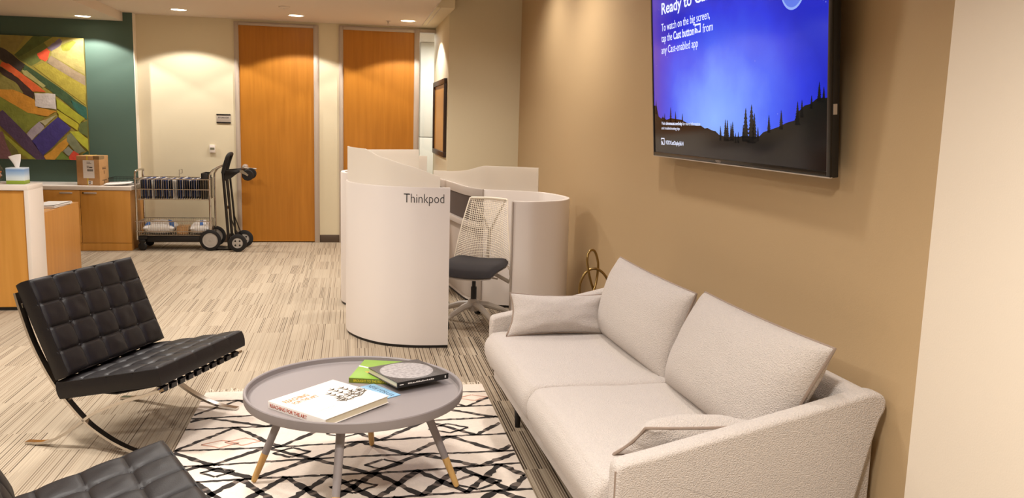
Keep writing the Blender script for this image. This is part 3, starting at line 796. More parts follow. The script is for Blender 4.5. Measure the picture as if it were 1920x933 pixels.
RIGHT = wall_path([(1.196, 6.262), (1.342, 6.234), (1.527, 6.302), (1.637, 6.402), (1.711, 6.560), (1.727, 6.718), (1.685, 6.950), (1.586, 7.150), (1.369, 7.276), (1.158, 7.350), (1.064, 7.561), (1.016, 7.845), (0.979, 8.129), (0.927, 8.477), (0.842, 8.793)])
REAR = wall_path([(0.30, 7.20), (0.12, 7.26), (-0.02, 7.36), (-0.095, 7.49), (-0.113, 7.64), (-0.09, 7.80), (0.0, 7.95), (0.2, 8.10), (0.45, 8.25)])
def pods():
    t = thing('desk_pod', 'glossy white curved work pod lettered Thinkpod, open towards the lounge', 'work pod', (0.65, 6.4, 0), group='curved white work pods')
    inv = at(-0.65, -6.4, 0)
    def part(b, name, m, parent=t, **k):
        for v in b.bm.verts: v.co = inv @ v.co
        return b.build(name, m, parent, smooth=40, **k)
    sh = part(shell(FRONT, 0.04, -1, 0.022, 1.17), 'curved_screen', M_POD)
    part(shell(FRONT, 0.036, -1, 0.0, 0.022, off=0.008, flat=True), 'plinth', M_BLACK, sh)
    fx = [(p.x, p.y) for p in FRONT if p.y < 6.3]
    def bend(p):
        for (xa, ya), (xb, yb) in zip(fx, fx[1:]):
            if xb <= p.x <= xa:
                f = (p.x - xa) / (xb - xa); yy = ya + (yb - ya) * f; return Vector((p.x - 0.65, yy - 0.0008 + (p.y - 5.95) - 6.4, p.z))
        return Vector((p.x - 0.65, p.y - 6.4, p.z))
    text_obj('lettering', 'Thinkpod', M_INK, t, 0.284, 0.066, at(0.349, 5.95, 1.060) @ FACE_Y, 0.0006, -0.008, curve_fn=bend)
    rs = part(shell(RIGHT, 0.04, 1, 0.022, 1.05), 'curved_screen', M_POD)
    part(shell(RIGHT, 0.03, 1, 0.0, 0.022, off=0.006, flat=True), 'plinth', M_BLACK, rs)
    part(B().box(1.187, 1.197, 6.256, 6.301, 0.03, 1.045, bev=0.002), 'edge_profile', M_PODIN, rs)
    back = [p for p in RIGHT if p.y > 7.339 and p.x < 1.174]
    part(shell(back, 0.012, 1, 0.755, 0.978, off=0.0402, flat=True), 'fabric_panel', M_PODFAB, t)
    part(shell(back, 0.02, 1, 0.978, 1.052, off=0.0402), 'header_rail', M_PODIN, t)
    part(shell(back, 0.06, 1, 0.708, 0.755, off=0.0402), 'ledge', M_PODIN, t)
    part(shell(back, 0.004, 1, 0.694, 0.708, off=0.0402, flat=True), 'shadow_gap', M_BLACK, t)
    part(shell(back, 0.016, 1, 0.06, 0.694, off=0.0402), 'modesty_panel', M_PODIN, t)
    def wave(tab):
        def f(p):
            for (xa, za), (xb, zb) in zip(tab, tab[1:]):
                if p.x <= xb or (xb, zb) == tab[-1]:
                    k = max(0.0, min(1.0, (p.x - xa) / (xb - xa))); k = k * k * (3 - 2 * k) * 0.4 + k * 0.6
                    return za + (zb - za) * k
        return f
    gf = [p for p in FRONT if p.x < 0.62 and p.y < 6.60]
    part(shell(gf, 0.012, -1, 1.165, wave([(-0.06, 1.428), (0.065, 1.424), (0.18, 1.372), (0.38, 1.318), (0.62, 1.244)]), off=0.014, flat=True), 'glass_screen', M_FROST, t, label='frosted glass upper screen')
    gr = [p for p in RIGHT if p.y > 7.139 and p.x < 1.590]
    part(shell(gr, 0.012, 1, 1.045, wave([(0.842, 1.124), (0.937, 1.139), (1.148, 1.257), (1.590, 1.257)]), off=0.014, flat=True), 'glass_screen', M_FROST, t, label='frosted glass upper screen')
    return t
pods()
def rear_pod():
    t = thing('desk_pod', 'white curved work pod behind the lettered pod, in front of the second wooden door', 'work pod', (0.2, 7.7, 0), group='curved white work pods')
    inv = at(-0.2, -7.7, 0)
    def part(b, name, m, parent=t, **k):
        for v in b.bm.verts: v.co = inv @ v.co
        return b.build(name, m, parent, smooth=40, **k)
    sh = part(shell(REAR, 0.04, -1, 0.022, 1.17), 'curved_screen', M_POD)
    part(shell(REAR, 0.03, -1, 0.0, 0.022, off=0.006, flat=True), 'plinth', M_BLACK, sh)
    g = wall_path([(0.10, 8.03), (0.2, 8.09), (0.45, 8.235), (0.62, 8.32)])
    part(shell(g, 0.012, -1, 1.10, 1.352, off=0.004, flat=True), 'glass_screen', M_FROST, t, label='frosted glass upper screen')
    part(B().box(0.58, 0.71, 8.33, 8.345, 0.0, 1.29), 'side_screen', M_FROST, t)
rear_pod()

# ------------------------------------------------------------------ office chair in the pod
def office_chair():
    t = thing('office_chair', 'white mesh-back swivel chair with black seat inside the pod', 'office chair', (0.969, 6.72, 0), R(241))
    # local +x is where the sitter looks
    base = B()
    for k in range(5):
        a = 2 * PI * k / 5 + R(-58 + 36)
        d = Vector((math.cos(a), math.sin(a), 0)); n = Vector((-d.y, d.x, 0))
        P = [d * 0.03 + Vector((0, 0, 0.155)), d * 0.12 + Vector((0, 0, 0.145)), d * 0.24 + Vector((0, 0, 0.105)), d * 0.315 + Vector((0, 0, 0.072))]
        base.tube(P, [0.030, 0.027, 0.021, 0.016], 10)
    base.lathe([(0, 0.10), (0.04, 0.10), (0.05, 0.13), (0.045, 0.19), (0.03, 0.20), (0, 0.20)], 24)
    base.build('star_base', M_CHAIRG, t)
    for k in range(5):
        a = 2 * PI * k / 5 + R(-58 + 36)
        d = Vector((math.cos(a), math.sin(a), 0)); c = d * 0.315
        b = B(); Mx = at(c.x, c.y, 0.03) @ Matrix.Rotation(a + 0.7, 4, 'Z') @ Matrix.Rotation(R(90), 4, 'X')
        for s in (-0.022, 0.004): b.lathe([(0, s), (0.026, s), (0.03, s + 0.005), (0.03, s + 0.013), (0.026, s + 0.018), (0, s + 0.018)], 20, Mx)
        b.tube([(c.x, c.y, 0.03), (c.x, c.y, 0.075)], 0.008, 8)
        b.build('caster', M_BLACK, t)
    B().lathe([(0, 0.19), (0.024, 0.19), (0.024, 0.30), (0.016, 0.30), (0.016, 0.40), (0, 0.40)], 20).build('gas_column', M_BLACK, t)
    b = B(); b.box(-0.16, 0.13, -0.075, 0.075, 0.375, 0.425, bev=0.02, seg=3); b.box(-0.22, -0.10, -0.05, 0.05, 0.36, 0.42, bev=0.015)
    mech = b.build('tilt_mechanism', M_CHAIRG, t)
    B().tube([(0.03, 0.07, 0.40), (0.04, 0.16, 0.395), (0.04, 0.22, 0.39)], 0.007, 8).build('lever', M_CHAIRG, mech)
    # seat shell and pad
    def seatfn(zo, g, th):
        def fn(u, v):
            x = -0.23 + 0.47 * u; y = (v - 0.5) * 2
            w = 0.25 * (1 - 0.10 * abs(u * 2 - 1) ** 3 - 0.16 * max(0, 0.35 - u)) + g
            z = zo + 0.022 * abs(y) ** 2.2 - 0.045 * max(0, (u - 0.62) / 0.38) ** 2 + 0.02 * (1 - u) ** 3
            ee = (1 - abs(y) ** 6) * (1 - abs(u * 2 - 1) ** 8)
            return (x, y * w, z + th * max(0, ee) ** 0.45)
        return fn
    b = B(); b.grid(seatfn(0.455, 0.004, 0.050), 20, 20); b.grid(seatfn(0.455, 0.004, -0.022), 20, 20)
    b.build('seat_pad', M_SEATF, t, smooth=70, weld=True)
    b = B(); b.grid(seatfn(0.438, 0.0, 0.012), 16, 16); b.grid(seatfn(0.438, 0.0, -0.016), 16, 16)
    b.build('seat_shell', M_CHAIRG, t, smooth=70, weld=True)
    # back: lattice hung from a top rail on a Y-shaped post
    zt, zb = 1.0, 0.47
    def S(u, v):   # u -1..1 across, v 0 bottom .. 1 top
        w = 0.268 + (0.168 - 0.268) * (v ** 0.9)
        arch = -0.055 * (1 - v) ** 0.6 * (abs(u) ** 2) * 1.0
        curve = 0.05 * (abs(u) ** 2) * (1 - 0.5 * v)
        x = -0.235 - 0.10 * v + 0.035 * math.sin(PI * v) + curve
        z = zb + (zt - zb) * v + arch * (1 if v < 0.98 else 0) * (1 - v)
        return Vector((x, u * w, z))
    lat = B()
    NV = 20
    for i in range(NV + 1):
        u = -1 + 2 * i / NV
        q = []
        for k in range(19):
            v = k / 18
            q.append(S(u * (0.96 - 0.14 * math.sin(PI * v)) if abs(u) < 1 else u, v))
        lat.tube(q, 0.0029, 4, cap=False)
    for k in range(1, 30):
        v0 = (k / 30) ** 0.85
        q = []
        for j in range(17):
            u = -1 + 2 * j / 16
            v = v0 + 0.16 * (1 - v0) ** 0.5 * (v0 ** 0.5) * (0.55 - u * u)
            q.append(S(u, max(0, min(1, v))))
        lat.tube(q, 0.0029, 4, cap=False)
    lat.build('back_lattice', M_CHAIRW, t, smooth=0)
    fr = B()
    fr.tube([S(-1, 1) + Vector((0, 0.004, -0.008)), S(-0.94, 1), S(0, 1) + Vector((0, 0, 0.004)), S(0.94, 1), S(1, 1) + Vector((0, -0.004, -0.008))], 0.010, 10)
    for s in (-1, 1): fr.tube([S(s, k / 10) for k in range(11)], 0.0055, 8)
    fr.build('back_frame', M_CHAIRW, t)
    for s in (-1, 1):
        p = S(s, 0)
        b = B(); b.lathe([(0, -0.055), (0.012, -0.052), (0.021, -0.03), (0.023, 0.0), (0.021, 0.035), (0.012, 0.052), (0, 0.055)], 16, at(p.x + 0.012, p.y, p.z + 0.005) @ Matrix.Scale(0.75, 4, (1, 0, 0)))
        b.build('back_hub', M_CHAIRW, t)
        B().tube([(p.x + 0.01, p.y, p.z - 0.03), (p.x - 0.0, p.y * 0.9, p.z - 0.085), (-0.17, s * 0.08, 0.405)], [0.016, 0.017, 0.016], 10).build('back_arm', M_CHAIRG, t)
    post = B(); post.tube([(-0.19, 0, 0.40), (-0.295, 0, 0.47), (-0.335, 0, 0.60), (-0.350, 0, 0.72)], [0.022, 0.020, 0.016, 0.014], 10)
    for s in (-1, 1): post.tube([(-0.350, 0, 0.71), (-0.352, s * 0.05, 0.82), S(s * 0.9, 1)], [0.012, 0.010, 0.008], 8)
    post.build('back_post', M_CHAIRG, t)
office_chair()

# ------------------------------------------------------------------ television
def screen_mat():
    m = bpy.data.materials.new('tv_screen_picture'); m.use_nodes = True; nt = m.node_tree; b = nt.nodes['Principled BSDF']
    b.inputs['Base Color'].default_value = (0.004, 0.004, 0.005, 1); b.inputs['Roughness'].default_value = 0.12; b.inputs['Specular IOR Level'].default_value = 0.22
    tc = nt.nodes.new('ShaderNodeTexCoord'); sp = nt.nodes.new('ShaderNodeSeparateXYZ'); nt.links.new(tc.outputs['Object'], sp.inputs[0])
    U, V = sp.outputs[0], sp.outputs[1]
    du = math_node(nt, 'DIVIDE', math_node(nt, 'SUBTRACT', U, 0.88), 1.05); dv = math_node(nt, 'DIVIDE', math_node(nt, 'SUBTRACT', V, 0.22), 0.62)
    d = math_node(nt, 'SQRT', math_node(nt, 'ADD', math_node(nt, 'MULTIPLY', du, du), math_node(nt, 'MULTIPLY', dv, dv)))
    nz = nt.nodes.new('ShaderNodeTexNoise'); nz.inputs['Scale'].default_value = 3.2; nz.inputs['Detail'].default_value = 5; nt.links.new(tc.outputs['Object'], nz.inputs['Vector'])
    d2 = math_node(nt, 'ADD', d, math_node(nt, 'MULTIPLY', math_node(nt, 'SUBTRACT', nz.outputs['Fac'], 0.5), 0.35))
    c = ramp(nt, d2, [(0.0, (134, 176, 252)), (0.30, (108, 146, 250)), (0.58, (58, 90, 236)), (0.85, (34, 52, 216)), (1.0, (26, 36, 188))])
    p = ramp(nt, U, [(0.04, 1.0), (0.16, 0.45), (0.35, 0.0)])
    mx = nt.nodes.new('ShaderNodeMix'); mx.data_type = 'RGBA'; nt.links.new(p, mx.inputs['Factor']); nt.links.new(c, mx.inputs['A']); mx.inputs['B'].default_value = (*lin((84, 62, 176)), 1)
    vo = nt.nodes.new('ShaderNodeTexVoronoi'); vo.inputs['Scale'].default_value = 11; nt.links.new(tc.outputs['Object'], vo.inputs['Vector'])
    st = math_node(nt, 'MULTIPLY', math_node(nt, 'LESS_THAN', vo.outputs['Distance'], 0.028), 0.35)
    m2 = nt.nodes.new('ShaderNodeMix'); m2.data_type = 'RGBA'; nt.links.new(st, m2.inputs['Factor']); nt.links.new(mx.outputs['Result'], m2.inputs['A']); m2.inputs['B'].default_value = (0.8, 0.85, 1, 1)
    nt.links.new(m2.outputs['Result'], b.inputs['Emission Color']); b.inputs['Emission Strength'].default_value = 1.16
    return m
def tv():
    W, H = 1.952, 1.115
    t = bpy.data.objects.new('television', None); COL.objects.link(t); tag(t, 'large black wall television showing a blue night sky and cast instructions', 'television')
    a = R(4.3)
    M = Matrix(((0, 0, -1, 1.80), (-1, 0, 0, 4.906), (0, 1, 0, 1.467), (0, 0, 0, 1))) @ Matrix.Rotation(a, 4, 'X')
    t.matrix_world = M
    b = B(); b.box(0, W, 0, H, -0.032, -0.002, bev=0.004); b.box(0.25, W - 0.25, 0.12, H - 0.2, -0.05, -0.03, bev=0.01)
    b.build('cabinet', M_BLACK, t)
    b = B(); z0, z1 = -0.004, 0.006
    b.box(0, 0.016, 0, H, z0, z1, bev=0.002); b.box(W - 0.026, W, 0, H, z0, z1, bev=0.002); b.box(0.016, W - 0.026, H - 0.014, H, z0, z1, bev=0.002); b.box(0.016, W - 0.026, 0.004, 0.024, z0, z1, bev=0.002)
    bz = b.build('bezel', M_BLACKMETAL, t)
    B().box(0.0, W, -0.002, 0.003, -0.006, 0.007, bev=0.001).build('bottom_trim', M_STEEL, bz, label='thin silver trim along the bottom edge')
    text_obj('logo', 'VIZIO', M_STEEL, bz, 0.06, 0.011, at(0.905, 0.007, 0.0062), 0.0004)
    B().box(0.016, W - 0.026, 0.024, H - 0.014, -0.004, 0.0010).build('screen', screen_mat(), t)
    M_TXT = mat('screen_lettering', (10, 10, 10), 0.3, emit=((226, 232, 255), 1.25))
    M_SIL = mat('screen_black', (6, 6, 8), 0.12, spec=0.25, emit=((14, 13, 18), 0.5))
    # landscape
    rnd = random.Random(5)
    sil = [(0.016, 0.024), (0.016, 0.30), (0.06, 0.297), (0.067, 0.276), (0.089, 0.235), (0.133, 0.222), (0.156, 0.232), (0.218, 0.216), (0.285, 0.225), (0.386, 0.22), (0.446, 0.217), (0.516, 0.202), (0.65, 0.186), (0.715, 0.187), (0.763, 0.173), (0.80, 0.176), (0.845, 0.166), (0.898, 0.161), (0.936, 0.145), (1.024, 0.135), (1.178, 0.141), (1.201, 0.146), (1.30, 0.142), (1.369, 0.147), (1.405, 0.165), (1.455, 0.174), (1.542, 0.19), (1.607, 0.207), (1.678, 0.218), (1.70, 0.25), (1.754, 0.277), (1.799, 0.283), (1.851, 0.305), (1.926, 0.304), (1.926, 0.024)]
    b = B(); b.prism(sil, 0.0011, 0.0016)
    T = [(0.956, 0.189, 0.114), (1.013, 0.221, 0.116), (1.035, 0.219, 0.116), (1.076, 0.203, 0.118), (1.095, 0.211, 0.118), (1.126, 0.157, 0.109), (1.155, 0.163, 0.11), (1.207, 0.197, 0.125), (1.232, 0.274, 0.12), (1.290, 0.289, 0.115), (1.318, 0.250, 0.12), (1.353, 0.188, 0.125), (1.456, 0.241, 0.165), (1.565, 0.261, 0.18), (1.699, 0.295, 0.20), (1.734, 0.300, 0.23), (1.807, 0.316, 0.265), (1.863, 0.367, 0.29), (1.895, 0.347, 0.29), (0.188, 0.253, 0.205), (0.160, 0.240, 0.20), (0.285, 0.287, 0.205), (0.359, 0.263, 0.205), (0.461, 0.251, 0.205), (0.05, 0.33, 0.25)]
    for x, top, bot in T:
        h = top - bot; wd = max(0.015, h * 0.27)
        L = [(x + rnd.uniform(-.002, .002), top)]; Rr = []
        n = 9
        lp, rp = [], []
        for k in range(1, n + 1):
            f = k / n; y = top - h * f
            lp += [(x - wd * f ** 0.8 * rnd.uniform(0.75, 1.1), y), (x - wd * f ** 0.8 * 0.55, y - h * 0.012)]
            rp += [(x + wd * f ** 0.8 * rnd.uniform(0.75, 1.1), y), (x + wd * f ** 0.8 * 0.55, y - h * 0.012)]
        b.prism([(x, top)] + lp + rp[::-1], 0.0011, 0.0016)
    b.build('screen_landscape', M_SIL, t, smooth=0, label='black mountain and fir silhouettes on the screen')
    TX = lambda s, u, v, wd, h, bold=0.0: text_obj('screen_text', s, M_TXT, t, wd, h, at(u, v, 0.0018), 0.0002, bold)
    TX('Ready to Cast', 0.168, 0.812, 0.71, 0.062, 0.018)
    TX('To watch on the big screen,', 0.163, 0.718, 0.675, 0.043)
    TX('tap the', 0.160, 0.658, 0.165, 0.043); TX('Cast button', 0.345, 0.658, 0.292, 0.043, 0.018); TX('from', 0.750, 0.657, 0.124, 0.043)
    TX('any Cast-enabled app', 0.157, 0.592, 0.530, 0.043)
    TX('Visit', 0.137, 0.187, 0.065, 0.018); TX('chromecast.com/help', 0.21, 0.187, 0.245, 0.018, 0.02); TX('for more information', 0.465, 0.187, 0.24, 0.018)
    TX('and troubleshooting tips', 0.136, 0.160, 0.285, 0.016)
    TX('VIZIOCastDisplay5614', 0.198, 0.075, 0.275, 0.022, 0.01)
    def cast_icon(u, v, w, h):
        b = B(); z0, z1, th = 0.0016, 0.0020, w * 0.11
        b.box(u, u + w, v + h - th, v + h, z0, z1); b.box(u + w - th, u + w, v, v + h, z0, z1); b.box(u + w * 0.62, u + w, v, v + th, z0, z1); b.box(u, u + th, v + h * 0.72, v + h, z0, z1)
        for r in (0.16, 0.34, 0.54):
            q0 = [(u + w * r * math.cos(k * PI / 16), v + h * r * 1.1 * math.sin(k * PI / 16)) for k in range(9)]
            q1 = [(u + (w * r - (th if r > 0.2 else w * r * 0.98)) * math.cos(k * PI / 16), v + (h * r * 1.1 - (th if r > 0.2 else h * r)) * math.sin(k * PI / 16)) for k in range(9)]
            b.prism(q0 + q1[::-1], z0, z1)
        b.build('cast_icon', M_TXT, t, smooth=0)
    cast_icon(0.648, 0.662, 0.075, 0.046); cast_icon(0.128, 0.070, 0.052, 0.040)
    # pale-rimmed blue circle in the upper part of the screen
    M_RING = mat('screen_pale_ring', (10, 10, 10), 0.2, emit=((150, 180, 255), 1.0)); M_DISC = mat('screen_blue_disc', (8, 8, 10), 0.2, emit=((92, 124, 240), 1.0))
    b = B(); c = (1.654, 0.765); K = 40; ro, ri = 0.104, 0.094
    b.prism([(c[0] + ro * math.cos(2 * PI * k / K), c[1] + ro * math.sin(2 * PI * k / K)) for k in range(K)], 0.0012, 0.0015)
    ring = b.build('screen_circle', M_RING, t, smooth=0)
    b = B(); b.prism([(c[0] + ri * math.cos(2 * PI * k / K), c[1] + ri * math.sin(2 * PI * k / K)) for k in range(K)], 0.0015, 0.0017); b.build('screen_circle', M_DISC, t, smooth=0)
    B().box(W + 0.0, W + 0.003, 0.24, 0.28, -0.02, -0.004).build('side_button', M_STEEL, t)
    # mount arms back to the wall
    b = B()
    for u in (0.55, 1.35): b.box(u - 0.02, u + 0.02, 0.25, 0.85, -0.062, -0.048)
    b.build('wall_mount', M_BLACKMETAL, t)
tv()

# ------------------------------------------------------------------ brass sculpture between sofa and pod
def brass():
    t = thing('brass_sculpture', 'tall looped brass tube sculpture between the sofa arm and the curved pod', 'sculpture', (1.56, 5.25, 0))
    P = [(1.46, 0.30), (1.458, 0.56), (1.468, 0.631), (1.502, 0.688), (1.552, 0.708), (1.606, 0.686), (1.648, 0.63), (1.662, 0.56), (1.655, 0.30)]
    b = B(); b.tube(catmull([(x - 1.56, 0.0, z) for x, z in P], 6), 0.0085, 12); b.build('arch_loop', M_BRASS, t)
    P = [(1.62, 0.02, 0.28), (1.60, 0.02, 0.40), (1.572, 0.02, 0.53), (1.540, 0.0, 0.60), (1.512, -0.02, 0.68), (1.494, -0.03, 0.76), (1.502, -0.02, 0.812), (1.530, 0.0, 0.832), (1.560, 0.02, 0.815), (1.584, 0.03, 0.75), (1.586, 0.03, 0.69), (1.576, 0.02, 0.62), (1.552, -0.012, 0.56), (1.52, -0.02, 0.42), (1.50, -0.02, 0.28)]
    b = B(); b.tube(catmull([(x - 1.56, y, z) for x, y, z in P], 6), 0.0085, 12); b.build('knot_loop', M_BRASS, t)
    b = B(); b.tube([(0.12 * math.cos(2 * PI * k / 40), 0.10 * math.sin(2 * PI * k / 40), 0.29) for k in range(40)], 0.0085, 10, closed=True)
    for k in range(3):
        a = 2 * PI * k / 3 + 0.5; b.tube([(0.12 * math.cos(a), 0.10 * math.sin(a), 0.29), (0.13 * math.cos(a), 0.12 * math.sin(a), 0.008)], 0.0085, 10)
    b.build('stand_ring', M_BRASS, t)
brass()

# ------------------------------------------------------------------ reception desk
def reception():
    t = thing('reception_desk', 'reception counter with maple front and white waterfall top', 'reception desk', (-3.6, 7.5, 0))
    o = Vector((-3.6, 7.5, 0)); inv = at(*(-o))
    def part(b, name, m, **k):
        for v in b.bm.verts: v.co = inv @ v.co
        return b.build(name, m, t, **k)
    part(B().box(-5.2, -2.613, 7.392, 7.42, 0.03, 0.985), 'front_panel', M_MAPLE)
    part(B().box(-5.2, -2.62, 7.40, 7.66, 0.0, 0.03), 'plinth', M_BLACK)
    part(B().box(-5.2, -2.579, 7.371, 7.706, 0.99, 1.03, bev=0.003), 'countertop', M_WHITELAM)
    part(B().box(-2.612, -2.579, 7.371, 7.706, 0.0, 0.992, bev=0.003), 'end_panel', M_WHITELAM)
    part(B().box(-5.2, -2.84, 7.50, 9.372, 0.664, 0.70, bev=0.002), 'worktop', M_MAPLE)
    part(B().box(-2.84, -2.805, 7.71, 9.372, 0.0, 0.70, bev=0.002), 'return_panel', M_MAPLE_D)
    part(B().box(-5.2, -4.6, 7.7, 9.3, 0.0, 0.664, bev=0.003), 'drawer_pedestal', M_MAPLE)
reception()
def papers(label, x, y, z, w, d, n, rz, name='paper_stack', m=M_PAPER, seed=1):
    t = thing(name, label, 'papers', (x, y, z), rz); rnd = random.Random(seed)
    for k in range(n):
        a = rnd.uniform(-0.10, 0.10); zz = k * 0.0068; b = B()
        M = at(rnd.uniform(-0.012, 0.012), rnd.uniform(-0.012, 0.012), zz) @ Matrix.Rotation(a, 4, 'Z')
        b.grid(lambda u, v: (w * (u - 0.5), d * (v - 0.5), 0.006 + 0.008 * (k == n - 1) * u * u), 6, 6, M=M); b.grid(lambda u, v: (w * (u - 0.5), d * (v - 0.5), 0.0), 6, 6, M=M)
        for (f0, f1) in (((0, 0), (1, 0)), ((1, 0), (1, 1)), ((1, 1), (0, 1)), ((0, 1), (0, 0))): pass
        b.box(-w / 2, w / 2, -d / 2, d / 2, 0.0003, 0.0062, M=M)
        b.build('sheet_bundle', m, t, smooth=20)
    return t
papers('loose white papers on the lower reception worktop', -2.93, 8.93, 0.7003, 0.22, 0.45, 4, 0.0, seed=3)
def tissue_box():
    t = thing('tissue_box', 'blue and green tissue box on the reception counter', 'tissue box', (-2.715, 7.56, 1.0302), 0.04)
    m = bpy.data.materials.new('tissue_box_print'); m.use_nodes = True; nt = m.node_tree; b_ = nt.nodes['Principled BSDF']; b_.inputs['Roughness'].default_value = 0.5
    tc = nt.nodes.new('ShaderNodeTexCoord'); sp = nt.nodes.new('ShaderNodeSeparateXYZ'); nt.links.new(tc.outputs['Object'], sp.inputs[0])
    f = math_node(nt, 'MULTIPLY', sp.outputs[2], 1 / 0.13)
    c = ramp(nt, f, [(0.0, (126, 152, 40)), (0.22, (150, 172, 60)), (0.235, (214, 224, 224)), (0.45, (206, 220, 228)), (0.65, (160, 188, 216)), (0.9, (112, 150, 200)), (1.0, (206, 220, 232))])
    nt.links.new(c, b_.inputs['Base Color'])
    B().box(-0.068, 0.068, -0.068, 0.068, 0, 0.132, bev=0.003).build('carton', m, t)
    B().prism([(0.04 * math.cos(2 * PI * k / 24), 0.025 * math.sin(2 * PI * k / 24)) for k in range(24)], 0.132, 0.1325).build('slot', M_PAPER, t)
    def fn(u, v):
        a = 2 * PI * u; r = 0.012 + 0.030 * v + 0.006 * math.sin(3 * a + 4 * v) * v
        return (r * math.cos(a) * 1.1 - 0.012 * v, r * 0.45 * math.sin(a), 0.128 + (0.10 + 0.014 * math.cos(a + 0.6)) * v)
    B().grid(fn, 28, 8, closed_u=True).build('tissue', M_PAPER, t, smooth=60)
tissue_box()
def candy_jar():
    t = thing('candy_jar', 'round glass jar of orange sweets beside the tissue box', 'jar', (-2.905, 7.55, 1.0302))
    prof = [(0, 0.004), (0.05, 0.0), (0.056, 0.004), (0.078, 0.04), (0.090, 0.085), (0.080, 0.13), (0.062, 0.152), (0.060, 0.152), (0.077, 0.128), (0.087, 0.085), (0.075, 0.042), (0.05, 0.008), (0, 0.008)]
    B().lathe(prof, 32).build('bowl', M_GLASS, t, smooth=60)
    b = B(); rnd = random.Random(8)
    for k in range(90):
        a = rnd.uniform(0, 2 * PI); z = rnd.uniform(0.016, 0.10); r = rnd.uniform(0, 1) ** 0.5 * (0.045 + 0.024 * min(1, z / 0.06))
        c = Vector((r * math.cos(a), r * math.sin(a), z))
        b.mi = rnd.choice((0, 0, 1)); b.lathe([(0, -0.009), (0.008, -0.005), (0.010, 0), (0.008, 0.005), (0, 0.009)], 7, at(*c) @ Matrix.Rotation(rnd.uniform(0, 3), 4, (rnd.random(), rnd.random(), 0.3)))
    o = b.build('sweets', [mat('orange_sweet', (206, 120, 66), 0.4), mat('pink_sweet', (222, 176, 156), 0.4)], t); o['kind'] = 'stuff'
candy_jar()

# ------------------------------------------------------------------ credenza along the green wall
YC = 10.565
def cabinet_unit(label, x0, x1, kind):
    t = thing('base_cabinet', label, 'cabinet', ((x0 + x1) / 2, YC + 0.3, 0), group='maple base cabinets')
    ox, oy = (x0 + x1) / 2, YC + 0.3
    def part(b, name, m, parent=t, **k):
        for v in b.bm.verts: v.co = at(-ox, -oy, 0) @ v.co
        return b.build(name, m, parent, **k)
    part(B().box(x0 + 0.001, x1 - 0.001, YC + 0.02, YG - 0.002, 0.002, 0.7195), 'carcass', M_MAPLE_D)
    part(B().box(x0 + 0.001, x1 - 0.001, YC + 0.004, YC + 0.02, 0.002, 0.092), 'toe_panel', M_MAPLE)
    def handle(xc, z, p): part(B().box(xc - 0.068, xc + 0.068, YC - 0.024, YC - 0.001, z - 0.009, z + 0.009, bev=0.003), 'bar_handle', M_STEEL, p)
    if kind == 'door':
        d = part(B().box(x0 + 0.003, x1 - 0.002, YC, YC + 0.019, 0.097, 0.714, bev=0.001), 'door', M_MAPLE); handle(x0 + 0.115, 0.685, d)
        part(B().lathe([(0, 0.006), (0.009, 0.006), (0.011, 0.0), (0, 0)], 16, at(x0 + 0.03, YC, 0.685) @ Matrix.Rotation(R(90), 4, 'X')), 'lock', M_BRASS, d)
    else:
        for z0, z1 in ((0.51, 0.714), (0.305, 0.507), (0.097, 0.302)):
            d = part(B().box(x0 + 0.003, x1 - 0.002, YC, YC + 0.019, z0, z1, bev=0.001), 'drawer', M_MAPLE); handle(x1 - 0.148, z1 - 0.03, d)
cabinet_unit('maple cabinet with one door, end unit beside the mail cart', -3.14, -2.592, 'door')
cabinet_unit('maple drawer cabinet between the reception desk and the door cabinet', -3.70, -3.14, 'drawers')
tag(B().box(-5.2, -2.578, YC - 0.012, YG - 0.002, 0.720, 0.765, bev=0.003).build('countertop', M_WHITELAM), 'white counter slab on the maple cabinets below the painting', 'countertop')
def carton():
    t = thing('cardboard_box', 'brown cardboard parcel with white label on the white counter', 'box', (-3.06, 10.82, 0.7652), R(-4))
    B().box(-0.128, 0.128, -0.15, 0.15, 0, 0.345, bev=0.004).build('carton', M_CARD, t)
    B().box(-0.128 + 0.115, -0.128 + 0.127, -0.1512, 0.151, 0.002, 0.3465).build('strap', mat('yellow_strap', (222, 200, 60), 0.5), t, label='yellow strap')
    lb = B().box(-0.055, 0.070, -0.1525, -0.1512, 0.085, 0.295).build('shipping_label', M_PAPER, t)
    b = B(); rnd = random.Random(1); x = -0.008
    while x < 0.055: w_ = rnd.uniform(0.002, 0.006); b.box(x, x + w_, -0.1530, -0.1525, 0.165, 0.190); x += w_ + 0.002
    for z in (0.27, 0.255, 0.225, 0.215, 0.205): b.box(-0.012, rnd.uniform(0.01, 0.05), -0.1530, -0.1525, z, z + 0.004)
    b.box(0.018, 0.05, -0.1530, -0.1525, 0.205, 0.216)
    b.build('label_print', M_INK, lb, smooth=0)
    l2 = B().box(-0.005, 0.045, -0.1518, -0.1512, 0.012, 0.055).build('shipping_label', M_PAPER, t)
    b = B(); b.box(0.002, 0.03, -0.1522, -0.1518, 0.035, 0.047); b.box(0.002, 0.025, -0.1522, -0.1518, 0.020, 0.028); b.build('label_print', M_INK, l2, smooth=0)
    b = B(); dk = mat('box_print', (104, 74, 46), 0.8)
    b.box(0.128, 0.1286, -0.06, 0.06, 0.185, 0.2); b.box(0.128, 0.1286, -0.06, 0.06, 0.205, 0.212); b.box(0.128, 0.1286, -0.01, 0.01, 0.13, 0.17); b.box(0.128, 0.1286, -0.07, 0.07, 0.05, 0.062); b.box(0.128, 0.1286, -0.02, 0.0, 0.02, 0.05)
    b.build('box_print', dk, t, smooth=0)
    B().box(0.06, 0.1285, -0.151, 0.02, 0.305, 0.3458).build('packing_tape', mat('dull_tape', (150, 122, 84), 0.4), t)
carton()
t = thing('padded_mailer', 'flat white padded envelope lying beside the cardboard parcel', 'envelope', (-2.76, 10.75, 0.7655), R(6))
